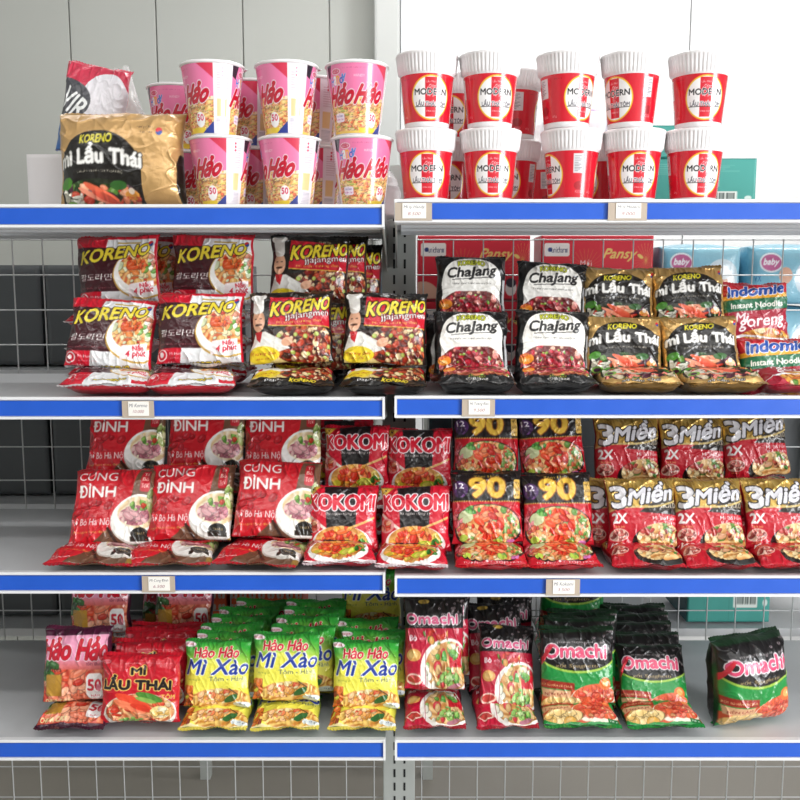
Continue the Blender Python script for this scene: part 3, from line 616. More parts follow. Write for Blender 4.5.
KINDS = {
 'ramen': dict(art=art_ramen, tuck=.12, w=.132, h=.110, t=.036, back='#c8142c', top='#c8142c', bot='#d9d9dc', seed=1, name='noodle_pack'),
 'jja':   dict(art=art_jja, tuck=.13, w=.128, h=.110, t=.036, back='#17120f', top='#17120f', bot='#17120f', seed=2, name='noodle_pack'),
 'cha':   dict(art=art_cha, tuck=.14, w=.114, h=.096, t=.038, back='#121113', top='#121113', bot='#1a191b', seed=3, name='noodle_pack'),
 'lau':   dict(art=art_lau, tuck=.16, w=.118, h=.091, t=.038, back='#8a6a34', top='#a8843e', bot='#c09a56', seed=4, name='noodle_pack', bm=.6),
 'goreng': dict(art=art_goreng, w=.110, h=.100, t=.034, back='#a81c34', top='#c2202e', bot='#a81c34', seed=5, name='noodle_pack'),
 'cung':  dict(art=art_cung, w=.132, h=.121, t=.030, back='#7a5a3c', top='#c51826', bot='#b8152a', seed=6, name='noodle_pack'),
 'koko':  dict(art=art_koko, w=.110, h=.102, t=.034, back='#a80f26', top='#c8142e', bot='#d8ccd0', seed=7, name='noodle_pack'),
 'ninety': dict(art=art_90, w=.112, h=.110, t=.034, back='#b01024', top='#171315', bot='#c01426', seed=8, name='noodle_pack'),
 'gold':  dict(art=art_3m, w=.110, h=.107, t=.034, back='#8a0e1c', top='#a88a44', bot='#bb1428', seed=9, name='noodle_pack'),
 'pink':  dict(art=art_pink, w=.108, h=.112, t=.032, back='#5a1c3a', top='#5a1c3a', bot='#3c1028', seed=10, name='noodle_pack'),
 'hot':   dict(art=art_lrd, tuck=0, w=.124, h=.100, t=.030, back='#b01024', top='#c11226', bot='#c11226', seed=11, name='noodle_pack'),
 'stir':  dict(art=art_xao, tuck=.03, w=.106, h=.101, t=.030, back='#1d6a2c', top='#2f963a', bot='#ddd05a', seed=12, name='noodle_pack'),
 'crim':  dict(art=art_omr, tuck=.02, w=.097, h=.140, t=.034, back='#1a0c10', top='#161315', bot='#a8142e', seed=13, name='noodle_pack'),
 'green': dict(art=art_omg, w=.120, h=.118, t=.036, back='#15351f', top='#14321c', bot='#1f8a3e', seed=14, name='noodle_pack'),
 'green5': dict(art=art_omg, tuck=.02, w=.128, h=.135, t=.085, back='#151214', top='#14321c', bot='#1f8a3e', seed=16, name='noodle_multipack'),
 'snack': dict(art=art_snack, tuck=0, w=.100, h=.140, t=.04, back='#c8304c', top='#c8304c', bot='#2f66a8', seed=18, name='snack_bag'),
 'big':   dict(art=art_laub, w=.186, h=.134, t=.07, back='#a8884c', top='#b8925a', bot='#b8925a', seed=15, name='noodle_multipack', bm=.5),
}
_me = {}
def pack_me(kd, var, flat=False):
    K = KINDS[kd]
    if 'art_c' not in K: K['art_c'] = K['art'](0).out()
    k = (kd, var, flat)
    if k not in _me: _me[k] = build_pack(kd, var, flat)
    return _me[k]
_proto = {}
def new_pack(kd, var, flat=False):
    """first of a kind is built with its two seals; later ones copy the thing and its parts"""
    K = KINDS[kd]; k = (kd, var, flat)
    if k not in _proto:
        root = ob(K['name'], None); ob('wrapper', pack_me(kd, var, flat), root)
        ob('crimped_seal', seal_mesh(K, True), root, (0, .0006, K['h']-.0016)).rotation_euler.x = R(-58) if not flat else 0
        b = ob('crimped_seal', seal_mesh(K, False), root, (0, 0, .0003)); b.rotation_euler.x = R(-95) if not flat else R(178)
        _proto[k] = root; return root
    src = _proto[k]; c = src.copy(); COL.objects.link(c)
    for ch in src.children: d = ch.copy(); COL.objects.link(d); d.parent = c
    return c
RNG = random.Random(7)
def stand(kd, xc, yt, y, lean, label, group=None, roll=0, yaw=0, var=0, z=None, sc=1.0, cat='noodle pack'):
    """a standing pack: centred on column xc, base at depth y, top edge seen at yt; z fixed when it stands on something known"""
    K = KINDS[kd]; h = K['h']*sc; l = R(lean)
    if z is None: z = at(xc, yt, y+h*math.sin(l)).z-h*math.cos(l)
    x = (at(xc, yt, y+h*math.sin(l)*.5).x)
    o = new_pack(kd, var); o.location = (x, y, z); o.scale = (sc,)*3
    o.rotation_euler = (Euler((-l, R(roll), R(yaw)), 'XYZ'))
    tag(o, label, cat, group); return o
def lie(kd, xc, y, zs, label, group=None, yaw=0, var=2, tilt=0, yref=570, lift=0, tz=1.0):
    K = KINDS[kd]; x = at(xc, yref, y+.02).x
    o = new_pack(kd, var, True); o.scale = (1, tz, 1); o.location = (x, y, zs+K['t']*.56*tz*.97+lift+.002)
    o.rotation_euler = Euler((R(-90+tilt), 0, R(yaw)), 'XYZ'); tag(o, label, 'noodle pack', group); return o
# ------------------------------------------------------------------ materials of the place
M_white = noisy(mat('white_enamel', '#e3e4e6', .38), 40, .04)
M_deck = noisy(mat('grey_enamel_deck', '#c9cbce', .42), 30, .05)
M_blue = noisy(mat('blue_strip', '#1f58c4', .35, coat=.3), 22, .10)
M_post = noisy(mat('post_enamel', '#b9bdb9', .42), 25, .05)
M_dark = mat('dark_slot', '#16181a', .7)
M_wire = mat('wire_enamel', '#c4c6c6', .35, .2)
M_tape = noisy(mat('beige_tape', '#b7a898', .5), 60, .06)
M_paper = noisy(mat('tag_paper', '#efece6', .7), 80, .03)
M_ink = mat('pen_ink', '#6c6a78', .7)
M_ink2 = mat('red_pen_ink', '#a8707a', .7)
M_cup = mat('foam_cup', '#ece9ea', .32, coat=.35)
M_lid = noisy(mat('foil_lid', '#dfe0e3', .3, .45), 60, .06)
M_sleeve = film_mat('printed_cup', .27, .7, bump=.05, bscale=30, coat_rough=.09)
M_carton = film_mat('printed_carton', .5, .15, bump=0)
# shelf heights (deck surface) of the two bays
ZL = [1.609, 1.334, 1.071, .806]; ZR = [1.616, 1.336, 1.066, .806]
XL0, XL1, XR0, XR1 = -.93, -.022, -.008, .90
DEP = .40
ST = 'structure'
# ------------------------------------------------------------------ room
def room():
    wl = noisy(mat('grey_wall_panel', '#b4b6b1', .6), 3, .03); ww = noisy(mat('overlit_white_wall_panel', '#e9eaeb', .6), 3, .02)  # right panels made whiter: overexposed light from the right put into their colour
    fl = noisy(mat('floor_tile', '#8a857d', .35), 4, .06); ce = mat('ceiling_paint', '#e6e6e4', .8)
    X0, X1, Y0, Y1, H = -2.6, 2.6, -3.4, 1.9, 2.9
    tag(BM().box(X0, Y0, -.1, X1, Y1, 0).obj('floor', fl), kind=ST)
    tag(BM().box(X0, Y0, H, X1, Y1, H+.1).obj('ceiling', ce), kind=ST)
    b = BM(); x = X0
    while x < -.02:
        x2 = min(x+.295, .0); b.box(x+.002, Y1, 0, x2-.002, Y1+.05, H, .002); x = x2
    b.box(X0, Y1+.012, 0, 0, Y1+.1, H); tag(b.obj('wall_back', wl), kind=ST)
    b = BM(); x = 0
    while x < X1:
        x2 = min(x+.98, X1); b.box(x+.002, Y1-.03, 0, x2-.002, Y1+.05, H, .002); x = x2
    tag(b.obj('wall_back_right', ww), kind=ST)
    tag(BM().box(-.085, Y1-.14, 0, -.0, Y1-.032, H, .01).obj('trim_1', mat('pillar_paint', '#b8bab8', .5)), kind=ST)
    tag(BM().box(X0-.1, Y0, 0, X0, Y1, H).obj('wall_left', wl), kind=ST)
    wd = noisy(mat('grey_painted_wall', '#8f8f8c', .7), 3, .04)
    tag(BM().box(X0, Y0-.1, 0, X1, Y0, H).obj('wall_front', wd), kind=ST)
    # right wall with the shop window
    wy0, wy1, wz0, wz1 = -2.75, -1.3, .35, 2.6
    tag(BM().box(X1, Y0, 0, X1+.1, wy0, H).box(X1, wy1, 0, X1+.1, Y1, H).box(X1, wy0, 0, X1+.1, wy1, wz0).box(X1, wy0, wz1, X1+.1, wy1, H).obj('wall_right', wd), kind=ST)
    f = mat('window_frame_paint', '#d8d8d8', .4)
    tag(BM().box(X1+.02, wy0, wz0, X1+.08, wy0+.05, wz1).box(X1+.02, wy1-.05, wz0, X1+.08, wy1, wz1).box(X1+.02, wy0, wz0, X1+.08, wy1, wz0+.05).box(X1+.02, wy0, wz1-.05, X1+.08, wy1, wz1).obj('window_1', f), kind=ST)
    ld = bpy.data.lights.new('daylight', 'AREA'); ld.shape = 'RECTANGLE'; ld.size = wy1-wy0-.1; ld.size_y = wz1-wz0-.1; ld.energy = 150; ld.color = (.97, .985, 1)
    o = ob('daylight', ld); o.location = (X1-.01, (wy0+wy1)/2, (wz0+wz1)/2); o.rotation_euler = (R(90), 0, R(90))
    for i, (x, y) in enumerate(((-1.1, -1.35), (.35, -1.35), (-.5, -2.6), (.9, -2.6), (.2, 1.15), (1.5, 1.1), (-1.3, 1.15))):
        ld = bpy.data.lights.new('tube_light', 'AREA'); ld.shape = 'RECTANGLE'; ld.size = 1.2; ld.size_y = .16; ld.energy = 9 if i < 4 else (15 if x > 0 else 5); ld.color = (1, .985, .96)
        l = ob('tube_light', ld); l.location = (x, y, H-.06)
        c = ob('ceiling_lamp', None, loc=(x, y, H)); tag(c, 'white ceiling tube lamp housing above the aisle', 'lamp', 'ceiling lamps')
        BM().box(-.62, -.10, -.045, .62, .10, 0, .01).obj('housing', M_white, c)
    w = bpy.data.worlds.new('World'); SC.world = w; w.use_nodes = True
    w.node_tree.nodes['Background'].inputs[0].default_value = (.75, .8, .9, 1); w.node_tree.nodes['Background'].inputs[1].default_value = .15
room()
# ------------------------------------------------------------------ shelving
def shelf(x0, x1, z, label, rail=.0248):
    t = ob('metal_shelf', None, loc=((x0+x1)/2, 0, z)); tag(t, label, 'shelf', 'metal shelves with blue price strips')
    a, b = x0-(x0+x1)/2, x1-(x0+x1)/2
    m = BM(); m.box(a, .004, -.016, b, DEP, -.001, .001); m.box(a, .012, -.030, b, .030, -.016)
    for k in range(4): m.box(a+.01, .1*k+.06, -.026, b-.01, .1*k+.075, -.016)
    m.obj('deck', M_deck, t)
    r = BM(); r.box(a, -.003, -.0005, b, .008, .004, .001); r.box(a, -.004, -rail-.004, b, .006, -rail, .001); r.box(a, .001, -rail, b, .004, 0)
    r.box(a, -.0045, -rail-.003, a+.0035, .006, .003); r.box(b-.0035, -.0045, -rail-.003, b, .006, .003)
    r.obj('price_rail', M_white, t)
    BM().box(a+.004, -.0012, -rail+.001, b-.004, .0008, -.0015).obj('blue_strip', M_blue, t)
    for xx in (a+.001, b-.003):
        BM().prism([(.006, -.002), (.006, -.030), (.20, -.055), (DEP, -.085), (DEP, -.002)], xx, xx+.002).obj('bracket', M_post, t)
    return t
names = ['top', 'second', 'third', 'bottom']
what = ['paper cup noodles', 'black and gold noodle packs', 'the red and gold packs', 'green and crimson packs']
whatl = ['pink noodle cups', 'white ramen packs', 'beef pho packs', 'green stir-fry packs']
for i in range(4):
    shelf(XL0, XL1, ZL[i], 'left bay %s shelf, white rail with blue strip, under %s' % (names[i], whatl[i]))
    shelf(XR0, XR1, ZR[i], 'right bay %s shelf, white rail with blue strip, under %s' % (names[i], what[i]))
def post(x, label):
    p = ob('shelving_upright', None, loc=(x, DEP+.004, 0)); tag(p, label, 'shelf upright', 'slotted uprights')
    BM().box(-.034, 0, 0, .030, .05, 1.72, .002).obj('post', M_post, p)
    s = BM()
    for k in range(56):
        z = .08+k*.029
        for dx in (-.011, .009): s.box(dx-.002, -.0006, z, dx+.002, .001, z+.017)
    s.obj('slots', M_dark, p)
    BM().box(-.034, -.35, 0, .030, .0, .05, .003).obj('foot', M_post, p)
post(.0, 'grey slotted steel upright between the left and right bays')
post(-.945, 'grey slotted steel upright at the far left end of the bays'); post(.915, 'grey slotted steel upright at the far right end of the bays')
def wire_panel(x0, x1, z0, z1, label):
    b = BM(); y = DEP+.018
    x = x0+.012
    while x < x1: b.rod((x, y, z0), (x, y, z1), .0013); x += .0565
    z = z0
    while z <= z1: b.rod((x0, y+.0026, z), (x1, y+.0026, z), .0013); z += .066
    o = b.obj('wire_back_panel', M_wire); tag(o, label, 'wire panel', 'wire mesh back panels')
wire_panel(.032, .885, .0, 1.585, 'pale wire mesh panel behind the packs of the right bay')
wire_panel(-.912, -.036, .0, 1.585, 'pale wire mesh panel behind the packs of the left bay')
# plain lower back sheet and base
M_kick = noisy(mat('kick_plate', '#c2c4c6', .45), 20, .04)
for x0, x1, s in ((XL0, XL1, 'left'), (XR0, XR1, 'right')):
    o = BM().box(x0, .0, .13, x1, DEP, .15, .001).box(x0, .0, 0, x1, .012, .13).obj('shelf_base', M_kick); tag(o, 'grey base plate of the %s shelving bay standing on the floor' % s, 'shelf base', 'shelving base plates')
# the neighbouring run of shelves that backs onto this one
def back_shelf(x0, x1, z, label):
    t = ob('metal_shelf', None, loc=((x0+x1)/2, DEP+.06, z)); a = -(x1-x0)/2; b = -a; tag(t, label, 'shelf', 'shelves of the run behind')
    BM().box(a, 0, -.018, b, .40, -.001, .001).obj('deck', M_deck, t); BM().box(a, .40, -.03, b, .406, .003).obj('price_rail', M_white, t)
for i, z in enumerate([1.615, 1.335, 1.066, .806]):
    if i == 0: continue
    back_shelf(-.93, -.04, z, 'rear run shelf seen through mesh, left side, %s level' % names[i]); back_shelf(.035, .90, z, 'rear run shelf seen through mesh, right side, %s level' % names[i])
# ------------------------------------------------------------------ price tags
def tagm(px0, px1, y, zs, l1, l2, label):
    x0 = at(px0, y, -.005).x; x1 = at(px1, y, -.005).x; w = x1-x0
    t = ob('price_tag', None, loc=((x0+x1)/2, -.0045, zs-.0135)); tag(t, label, 'price tag')
    BM().box(-w/2, -.0008, -.0125, w/2, .0, .0125).obj('holder', M_tape, t)
    BM().box(-w*.30, -.0018, -.0095, w*.34, -.0008, .0115).obj('paper', M_paper, t)
    for s, zz, hh, mm, k in ((l1, .0058, .0052, M_ink, .56), (l2, -.003, .0045, M_ink2, .34)):
        v, tr = text_tris(s, .0); V = np.stack([v[:, 0]*w*k+w*.02, np.full(len(v), -.0019), v[:, 1]*hh+zz], 1)
        if hh: V[:, 0] += v[:, 1]*.0012
        ob('handwriting', np_mesh('handwriting', V, tr, None, mm, False), t)
tagm(395, 432, 214, ZR[0], 'Mì ly Handy', '8.500', 'price tag on top shelf at the left end of the right bay')
tagm(608, 647, 213, ZR[0], 'Mì ly Modern', '9.000', 'price tag on top shelf under the red and white cups')
tagm(122, 154, 407, ZL[1], 'Mì Koreno', '10.000', 'price tag on second shelf under the white and red packs')
tagm(462, 495, 407, ZR[1], 'Mì Tương Đen', '9.500', 'price tag on second shelf under the black white-circle packs')
tagm(142, 175, 582, ZL[2], 'Mì Cung Đình', '6.500', 'price tag on third shelf under the red beef pho packs')
tagm(546, 580, 586, ZR[2], 'Mì Kokomi', '3.500', 'price tag on third shelf under the packs with golden number')
# ------------------------------------------------------------------ cups
def interp(prof, z):
    for (r0, z0), (r1, z1) in zip(prof, prof[1:]):
        if z0 <= z <= z1: return r0+(r1-r0)*(z-z0)/(z1-z0)
    return prof[-1][0]
def sleeve_mesh(art, prof, z0, z1, off=.0004):
    nx, ny = art.nx, art.ny; C = art.out(); V = []
    for j in range(ny+1):
        z = z0+(z1-z0)*j/ny; r = interp(prof, z)+off
        a = (np.arange(nx+1)/nx-.5)*2*math.pi
        V.append(np.stack([r*np.sin(a), -r*np.cos(a), np.full(nx+1, z)], 1))
    return np_mesh('sleeve', np.concatenate(V), gridf(nx, ny), C, M_sleeve)
HP = [(.0335, .0), (.0475, .106)]; MP = [(.0330, .0), (.0410, .080)]
def cup_proto(kind):
    if kind == 'pink':
        root = ob('noodle_cup', None)
        V, F = lathe([(0, .003), (.031, .003), (.0325, 0), (.0338, .001), (.0474, .104), (.0492, .1045), (.0498, .1062), (.0492, .108), (.0475, .1085), (.0465, .107), (0, .107)], 72)
        ob('cup_body', np_mesh('cup_body', V, F, None, M_cup), root)
        ob('printed_wall', sleeve_mesh(art_hcup(0), HP, .0025, .1035), root)
        V, F = lathe([(0, .1102), (.02, .1100), (.042, .1094), (.0478, .1088), (.0485, .1080)], 60)
        ob('lid', np_mesh('lid', V, F, None, M_lid), root)
        me = BM().box(-.007, -.056, .1080, .007, -.046, .1088, .0003).mesh('pull_tab', M_lid); ob('pull_tab', me, root).rotation_euler.z = R(70)
        return root
    root = ob('noodle_cup', None)
    def rib(r, z, a):
        if .0820 < z < .1065: return r+.0010*(abs(math.cos(a*24))**.7-.5)*2*(1 if r > .04 else 0)
        return r
    V, F = lathe([(0, .003), (.030, .003), (.0320, 0), (.0335, .001), (.0340, .007), (.0409, .0795), (.0425, .0815), (.0436, .084), (.0450, .095), (.0462, .1055), (.0478, .1075), (.0482, .1095), (.0475, .1115), (.0455, .112), (0, .1105)], 288, rib)
    ob('cup_body', np_mesh('cup_body', V, F, None, M_cup), root)
    ob('printed_wall', sleeve_mesh(art_mcup(0), [(.0340, .007), (.0409, .0795)], .0085, .0785), root)
    V, F = lathe([(0, .1138), (.02, .1136), (.042, .1130), (.0465, .1122), (.0474, .1114)], 60)
    ob('lid', np_mesh('lid', V, F, None, M_lid), root)
    return root
_cp = {}
def cup(kind, xc, y, zs, lvl, rot, label, group, yref, dx=0):
    H = .1025 if kind == 'pink' else .1060
    if kind not in _cp: o = cup_proto(kind); _cp[kind] = o
    else:
        src = _cp[kind]; o = src.copy(); COL.objects.link(o)
        for ch in src.children: d = ch.copy(); COL.objects.link(d); d.parent = o
    o.location = (at(xc, yref, y).x+dx, y, zs+.001+lvl*H); o.rotation_euler = (0, 0, R(rot)); o.scale = ((.94, .94, .932) if kind == 'pink' else (.95, .95, .93)); tag(o, label, 'noodle cup', group); return o
# artwork centre (mid print) faces front at rot 0: pink motif centres sit at -90+... ; see rot values
zt = ZL[0]; g = 'pink noodle cups'
for (xl, xu, ru, rl, nm) in ((221, 213, 52, 62, 'left'), (290, 287, 48, 66, 'middle'), (362, 357, 112, 122, 'right')):
    cup('pink', xu, .055, zt, 1, ru, 'pink noodle cup on top in the %s of the three front stacks' % nm, g, 95)
    cup('pink', xl, .055, zt, 0, rl, 'pink noodle cup at the bottom of the %s front stack' % nm, g, 170)
for (x, y, r, lv, lab) in ((176, .20, 115, 1, 'pink noodle cup set back on top, left of all the front stacks'), (180, .20, 112, 0, 'pink noodle cup at back below, between gold bag and left stack'),
        (252, .17, 60, 1, 'pink noodle cup at back on top, between left and middle stacks'), (258, .17, 60, 0, 'pink noodle cup at back below, between left and middle stacks'),
        (313, .15, 60, 1, 'pink noodle cup at back on top, just right of the middle stack'), (316, .15, 60, 0, 'pink noodle cup at back below, just right of the middle stack')):
    cup('pink', x, y, zt if x != 176 else zt, lv, r, lab, g, 95 if lv else 170)
zt = ZR[0]; g = 'red and white noodle cups'
for (xl, xu, ru, rl, nm) in ((426, 427, -83, -89, 'leftmost'), (490, 490, -80, -88, 'second from left'), (571, 567, -62, 196, 'middle'), (633, 631, 216, -90, 'second from right'), (694, 699, -93, -86, 'rightmost')):
    cup('modern', xu, .055, zt, 1, ru, 'red and white ribbed noodle cup atop the %s front stack' % nm, g, 95)
    cup('modern', xl, .055, zt, 0, rl, 'red and white ribbed noodle cup at the base of the %s front stack' % nm, g, 170)
for (x, y, r, lv, lab) in ((452, .17, -110, 0, 'red noodle cup behind, below, between leftmost and second stacks'), (455, .19, -110, 1, 'red noodle cup behind, on top, between leftmost and second stacks'),
        (512, .16, -120, 0, 'red noodle cup behind, below, right of the second stack'), (514, .16, 10, 1, 'red noodle cup behind, on top, right of the second stack'),
        (546, .27, 0, 0, 'red noodle cup behind the left side of the middle stack'), (600, .17, 30, 0, 'red noodle cup behind, between the middle and next right stack')):
    cup('modern', x, y, zt, lv, r, lab, g, 95 if lv else 170)
# ------------------------------------------------------------------ packs: second shelf
A = 'at the shelf front'
zl, zr = ZL[1], ZR[1]
def support(kd, xc, z0, z1, y, group, yref=450):
    K = KINDS[kd]; n = max(1, int(round((z1-z0)/(K['t']*1.1)))); s = (z1-z0)/n/(K['t']*1.09)
    for k in range(n):
        o = lie(kd, xc, y, z0+k*(z1-z0)/n, '%s lying flat in the pile behind' % D[kd], group, tz=s)
D = {'ramen': 'white-red ramen pack', 'jja': 'black noodle pack with cook', 'cha': 'black pack with white round label', 'lau': 'gold-black prawn noodle pack',
     'goreng': 'striped red-green noodle pack', 'cung': 'red beef pho pack', 'koko': 'red pack with black centre stripe', 'ninety': 'black-red pack with golden number',
     'gold': 'gold-topped red beef pack', 'pink': 'pink shrimp noodle pack', 'hot': 'red hotpot noodle pack', 'stir': 'green-yellow stir-fry pack', 'crim': 'black-crimson noodle pack', 'green': 'black-green noodle pack'}
G = {k: v+'s on the shelves' for k, v in D.items()}
def nm(kd, s): return D[kd]+', '+s
def S(kd, xc, yt, y, lean, s, **k): return stand(kd, xc, yt, y, lean, nm(kd, s), G[kd], **k)
def Lz(kd, xc, zs, s, y=-.004, **k): return lie(kd, xc, y, zs, nm(kd, s), G[kd], **k)
# lying row
for kd, xc, s, yw in (('ramen', 106, 'lying left of two', -3), ('ramen', 192, 'lying right of two', 5), ('jja', 292, 'lying left of two', 2), ('jja', 383, 'lying right of two', -3)):
    Lz(kd, xc, zl, s+' '+A, yaw=yw, yref=385)
for kd, xc, s, yw in (('cha', 476, 'lying left of two', -2), ('cha', 557, 'lying right of two', 3), ('lau', 638, 'lying left of two', -3), ('lau', 722, 'lying right of two', 2), ('goreng', 800, 'lying', 0)):
    Lz(kd, xc, zr, s+' '+A, yaw=yw, yref=385)
YB, YC = .052, .150
for kd, xc, yt, ln, s, k in (
    ('ramen', 110, 300, 24, 'standing lower left, above a lying one', dict(roll=2, var=1)), ('ramen', 200, 294, 20, 'standing lower right, above a lying one', {}),
    ('jja', 292, 293, 18, 'standing lower left, above a lying one', dict(roll=-2)), ('jja', 385, 294, 18, 'standing lower right, next to the bay gap', dict(var=1, roll=1)),
    ('cha', 471, 313, 16, 'standing lower left, above a lying one', {}), ('cha', 552, 312, 16, 'standing lower right, above a lying one', dict(var=1, roll=2)),
    ('lau', 624, 318, 16, 'standing lower left, above a lying one', {}), ('lau', 702, 318, 16, 'standing lower right, above a lying one', dict(var=1, roll=-2)),
    ('goreng', 776, 340, 14, 'lower one at the far right of second shelf', {})):
    S(kd, xc, yt, YB, ln, s, **k)
for kd, xc, yt, s, k in (
    ('ramen', 119, 237, 'upper left one of two', dict(roll=-2)), ('ramen', 213, 236, 'upper right one of two', dict(var=1)), ('jja', 309, 237, 'single upper one in front', dict(var=1, roll=1)),
    ('cha', 471, 258, 'upper left one of two', dict(var=1)), ('cha', 550, 264, 'upper right one of two', dict(roll=3)), ('lau', 618, 269, 'upper left one of two', dict(var=1, roll=1)), ('lau', 690, 268, 'upper right one of two', dict(roll=-3)),
    ('goreng', 755, 284, 'upper one at the far right of second shelf', dict(var=1))):
    o = S(kd, xc, yt, YC, 10, s, **k)
    support(kd, xc, zl if xc < 395 else zr, o.location.z-.006, .135, G[kd], 380)
# edges that show behind
S('ramen', 138, 238, YC+.045, 8, 'behind the upper left one, only its right edge showing', var=1)
o = S('jja', 329, 238, YC+.042, 8, 'first behind the upper one, its right edge showing'); S('jja', 345, 246, YC+.082, 8, 'second behind the upper one, peeking out at right', var=1)
support('jja', 337, zl, o.location.z-.01, .135+.125, G['jja'], 380)
S('jja', 315, 300, YB+.050, 14, 'behind the lower left one, edge showing in the gap', var=1)
S('cha', 461, 322, YB+.046, 12, 'behind the lower left one, its left edge showing')
S('lau', 640, 322, YB+.046, 12, 'behind the lower left one, in the gap')
# ------------------------------------------------------------------ third shelf
zl, zr = ZL[2], ZR[2]
for kd, xc, s, yw in (('cung', 92, 'lying leftmost of three', -3), ('cung', 170, 'lying middle of three', 3), ('cung', 256, 'lying rightmost of three', -10), ('koko', 340, 'lying left of two', 3), ('koko', 411, 'lying right of two', -2)):
    Lz(kd, xc, zl if xc < 395 else zr, s+' '+A, yaw=yw, yref=560)
for kd, xc, s, yw in (('ninety', 491, 'lying left of two', -1), ('ninety', 563, 'lying right of two', 2), ('gold', 645, 'lying left of two', -2), ('gold', 718, 'lying right of two', 2), ('gold', 792, 'lying third at the far right', 0)):
    Lz(kd, xc, zr, s+' '+A, yaw=yw, yref=560)
for kd, xc, yt, ln, s, k in (
    ('cung', 114, 470, 30, 'lower leftmost of three', dict(roll=-1)), ('cung', 191, 466, 30, 'lower middle of three', dict(var=1)), ('cung', 276, 462, 28, 'lower rightmost of three', dict(roll=2)),
    ('koko', 343, 487, 20, 'lower left of two', {}), ('koko', 416, 487, 20, 'lower right of two', dict(var=1)),
    ('ninety', 487, 472, 20, 'lower left of two', {}), ('ninety', 558, 474, 20, 'lower right of two', dict(var=1, roll=-1)),
    ('gold', 642, 480, 20, 'lower left of those in front', {}), ('gold', 709, 480, 20, 'lower middle of those in front', dict(var=1)), ('gold', 779, 480, 20, 'lower one at the far right', {})):
    S(kd, xc, yt, YB, ln, s, **k)
YC = .17
for kd, xc, yt, ln, s, k in (
    ('cung', 126, 405, 20, 'upper leftmost of three', dict(var=1)), ('cung', 206, 404, 20, 'upper middle of three', {}), ('cung', 282, 405, 20, 'upper rightmost of three', dict(var=1)),
    ('koko', 357, 427, 12, 'upper left of two', dict(var=1)), ('koko', 420, 430, 12, 'upper right of two', {}),
    ('ninety', 486, 411, 16, 'upper left of two', dict(var=1)), ('ninety', 553, 410, 16, 'upper right of two', dict(roll=-3)),
    ('gold', 627, 418, 12, 'upper left one', dict(var=1)), ('gold', 692, 418, 12, 'upper middle one', {}), ('gold', 758, 412, 12, 'upper one at the far right', dict(var=1, roll=-5))):
    o = S(kd, xc, yt, YC, ln, s, **k)
    support(kd, xc, zl if xc < 395 else zr, o.location.z-.006, .145, G[kd], 560)
S('koko', 327, 490, YB+.045, 16, 'behind the lower left one, its left edge showing', var=1)
S('koko', 341, 421, YC+.045, 8, 'behind the upper left one, dark edge showing')
S('gold', 619, 480, YB+.046, 16, 'behind the lower left one, left edge showing', var=1)
S('gold', 641, 408, YC+.05, 8, 'at the back, top showing above the upper left one'); S('gold', 700, 408, YC+.05, 8, 'at the back, top showing above the upper middle one')
# ------------------------------------------------------------------ bottom shelf in view
zl, zr = ZL[3], ZR[3]; yr = 715
AB = .035
for kd, xc, s, yw in (('pink', 74, 'lying at far left', 0), ('stir', 215, 'lying leftmost of three', 0), ('stir', 286, 'lying middle of three', 2), ('stir', 362, 'lying rightmost of three', -2),
                     ('crim', 434, 'lying left of two', 0), ('crim', 506, 'lying right of two', 2), ('green', 580, 'lying left of two', -1), ('green', 662, 'lying right of two', 2)):
    Lz(kd, xc, zl if xc < 395 else zr, s+' '+A, yaw=yw, yref=yr, y=.01)
for kd, xc, yt, y, ln, s, k in (
    ('pink', 76, 628, .055, 14, 'lower one at the far left edge', {}),
    ('hot', 140, 655, .02, 14, 'foremost of four, full front showing', {}), ('hot', 150, 641, .075, 14, 'second of four in the file', dict(var=1)), ('hot', 160, 630, .13, 14, 'third of four in the file', {}), ('hot', 166, 624, .165, 14, 'rearmost of four in the file', dict(var=1)),
    ('crim', 434, 598, .055, 18, 'front left one, full front showing', {}), ('crim', 441, 590, .12, 10, 'behind the front left one', dict(var=1)),
    ('crim', 505, 626, .055, 30, 'front right one, slightly tilted', dict(var=1, roll=3, sc=.93)), ('crim', 497, 604, .12, 22, 'second behind the front right one', dict(roll=-3)), ('crim', 505, 594, .19, 8, 'rearmost behind the front right one', {}),
    ('green', 578, 628, .055, 16, 'front left one with potatoes', {}), ('green', 581, 618, .105, 12, 'second behind the front left one', dict(var=1)), ('green', 583, 611, .15, 10, 'third behind the front left one', {}),
    ('green', 653, 645, .055, 34, 'front right one with potatoes', dict(var=1, sc=.93)), ('green', 647, 633, .100, 28, 'second in the file at right', {}), ('green', 640, 622, .145, 24, 'third in the file at right', dict(var=1)), ('green', 637, 613, .19, 20, 'fourth in the file at right', {}), ('green', 634, 605, .235, 16, 'rearmost in the file at right', dict(var=1))):
    S(kd, xc, yt, y, ln, s, **k)
sup = [('stir', 228), ('stir', 300), ('stir', 366), ('crim', 437), ('green', 581)]
for kd, xc in sup: lie(kd, xc, .135 if kd != 'crim' else .155, zl if xc < 395 else zr, '%s lying flat in the pile behind' % D[kd], G[kd], yref=yr)
order = ['foremost', 'second', 'third', 'fourth', 'fifth', 'rearmost']
for col, pts in (('left', [(217, 641), (226, 633), (233, 625), (240, 617), (249, 609), (263, 601)]), ('middle', [(286, 634), (301, 627), (309, 617), (313, 609), (317, 601)]), ('right', [(366, 642), (372, 631), (369, 620)])):
    for k, (xc, yt) in enumerate(pts):
        w = order[k] if k < len(pts)-1 else 'rearmost'
        S('stir', xc, yt, .050+k*.036, 16-k, '%s in the %s of three files' % (w, col), var=k % 2, roll=(0, 1.5, -2, 1, -1, 2)[k])
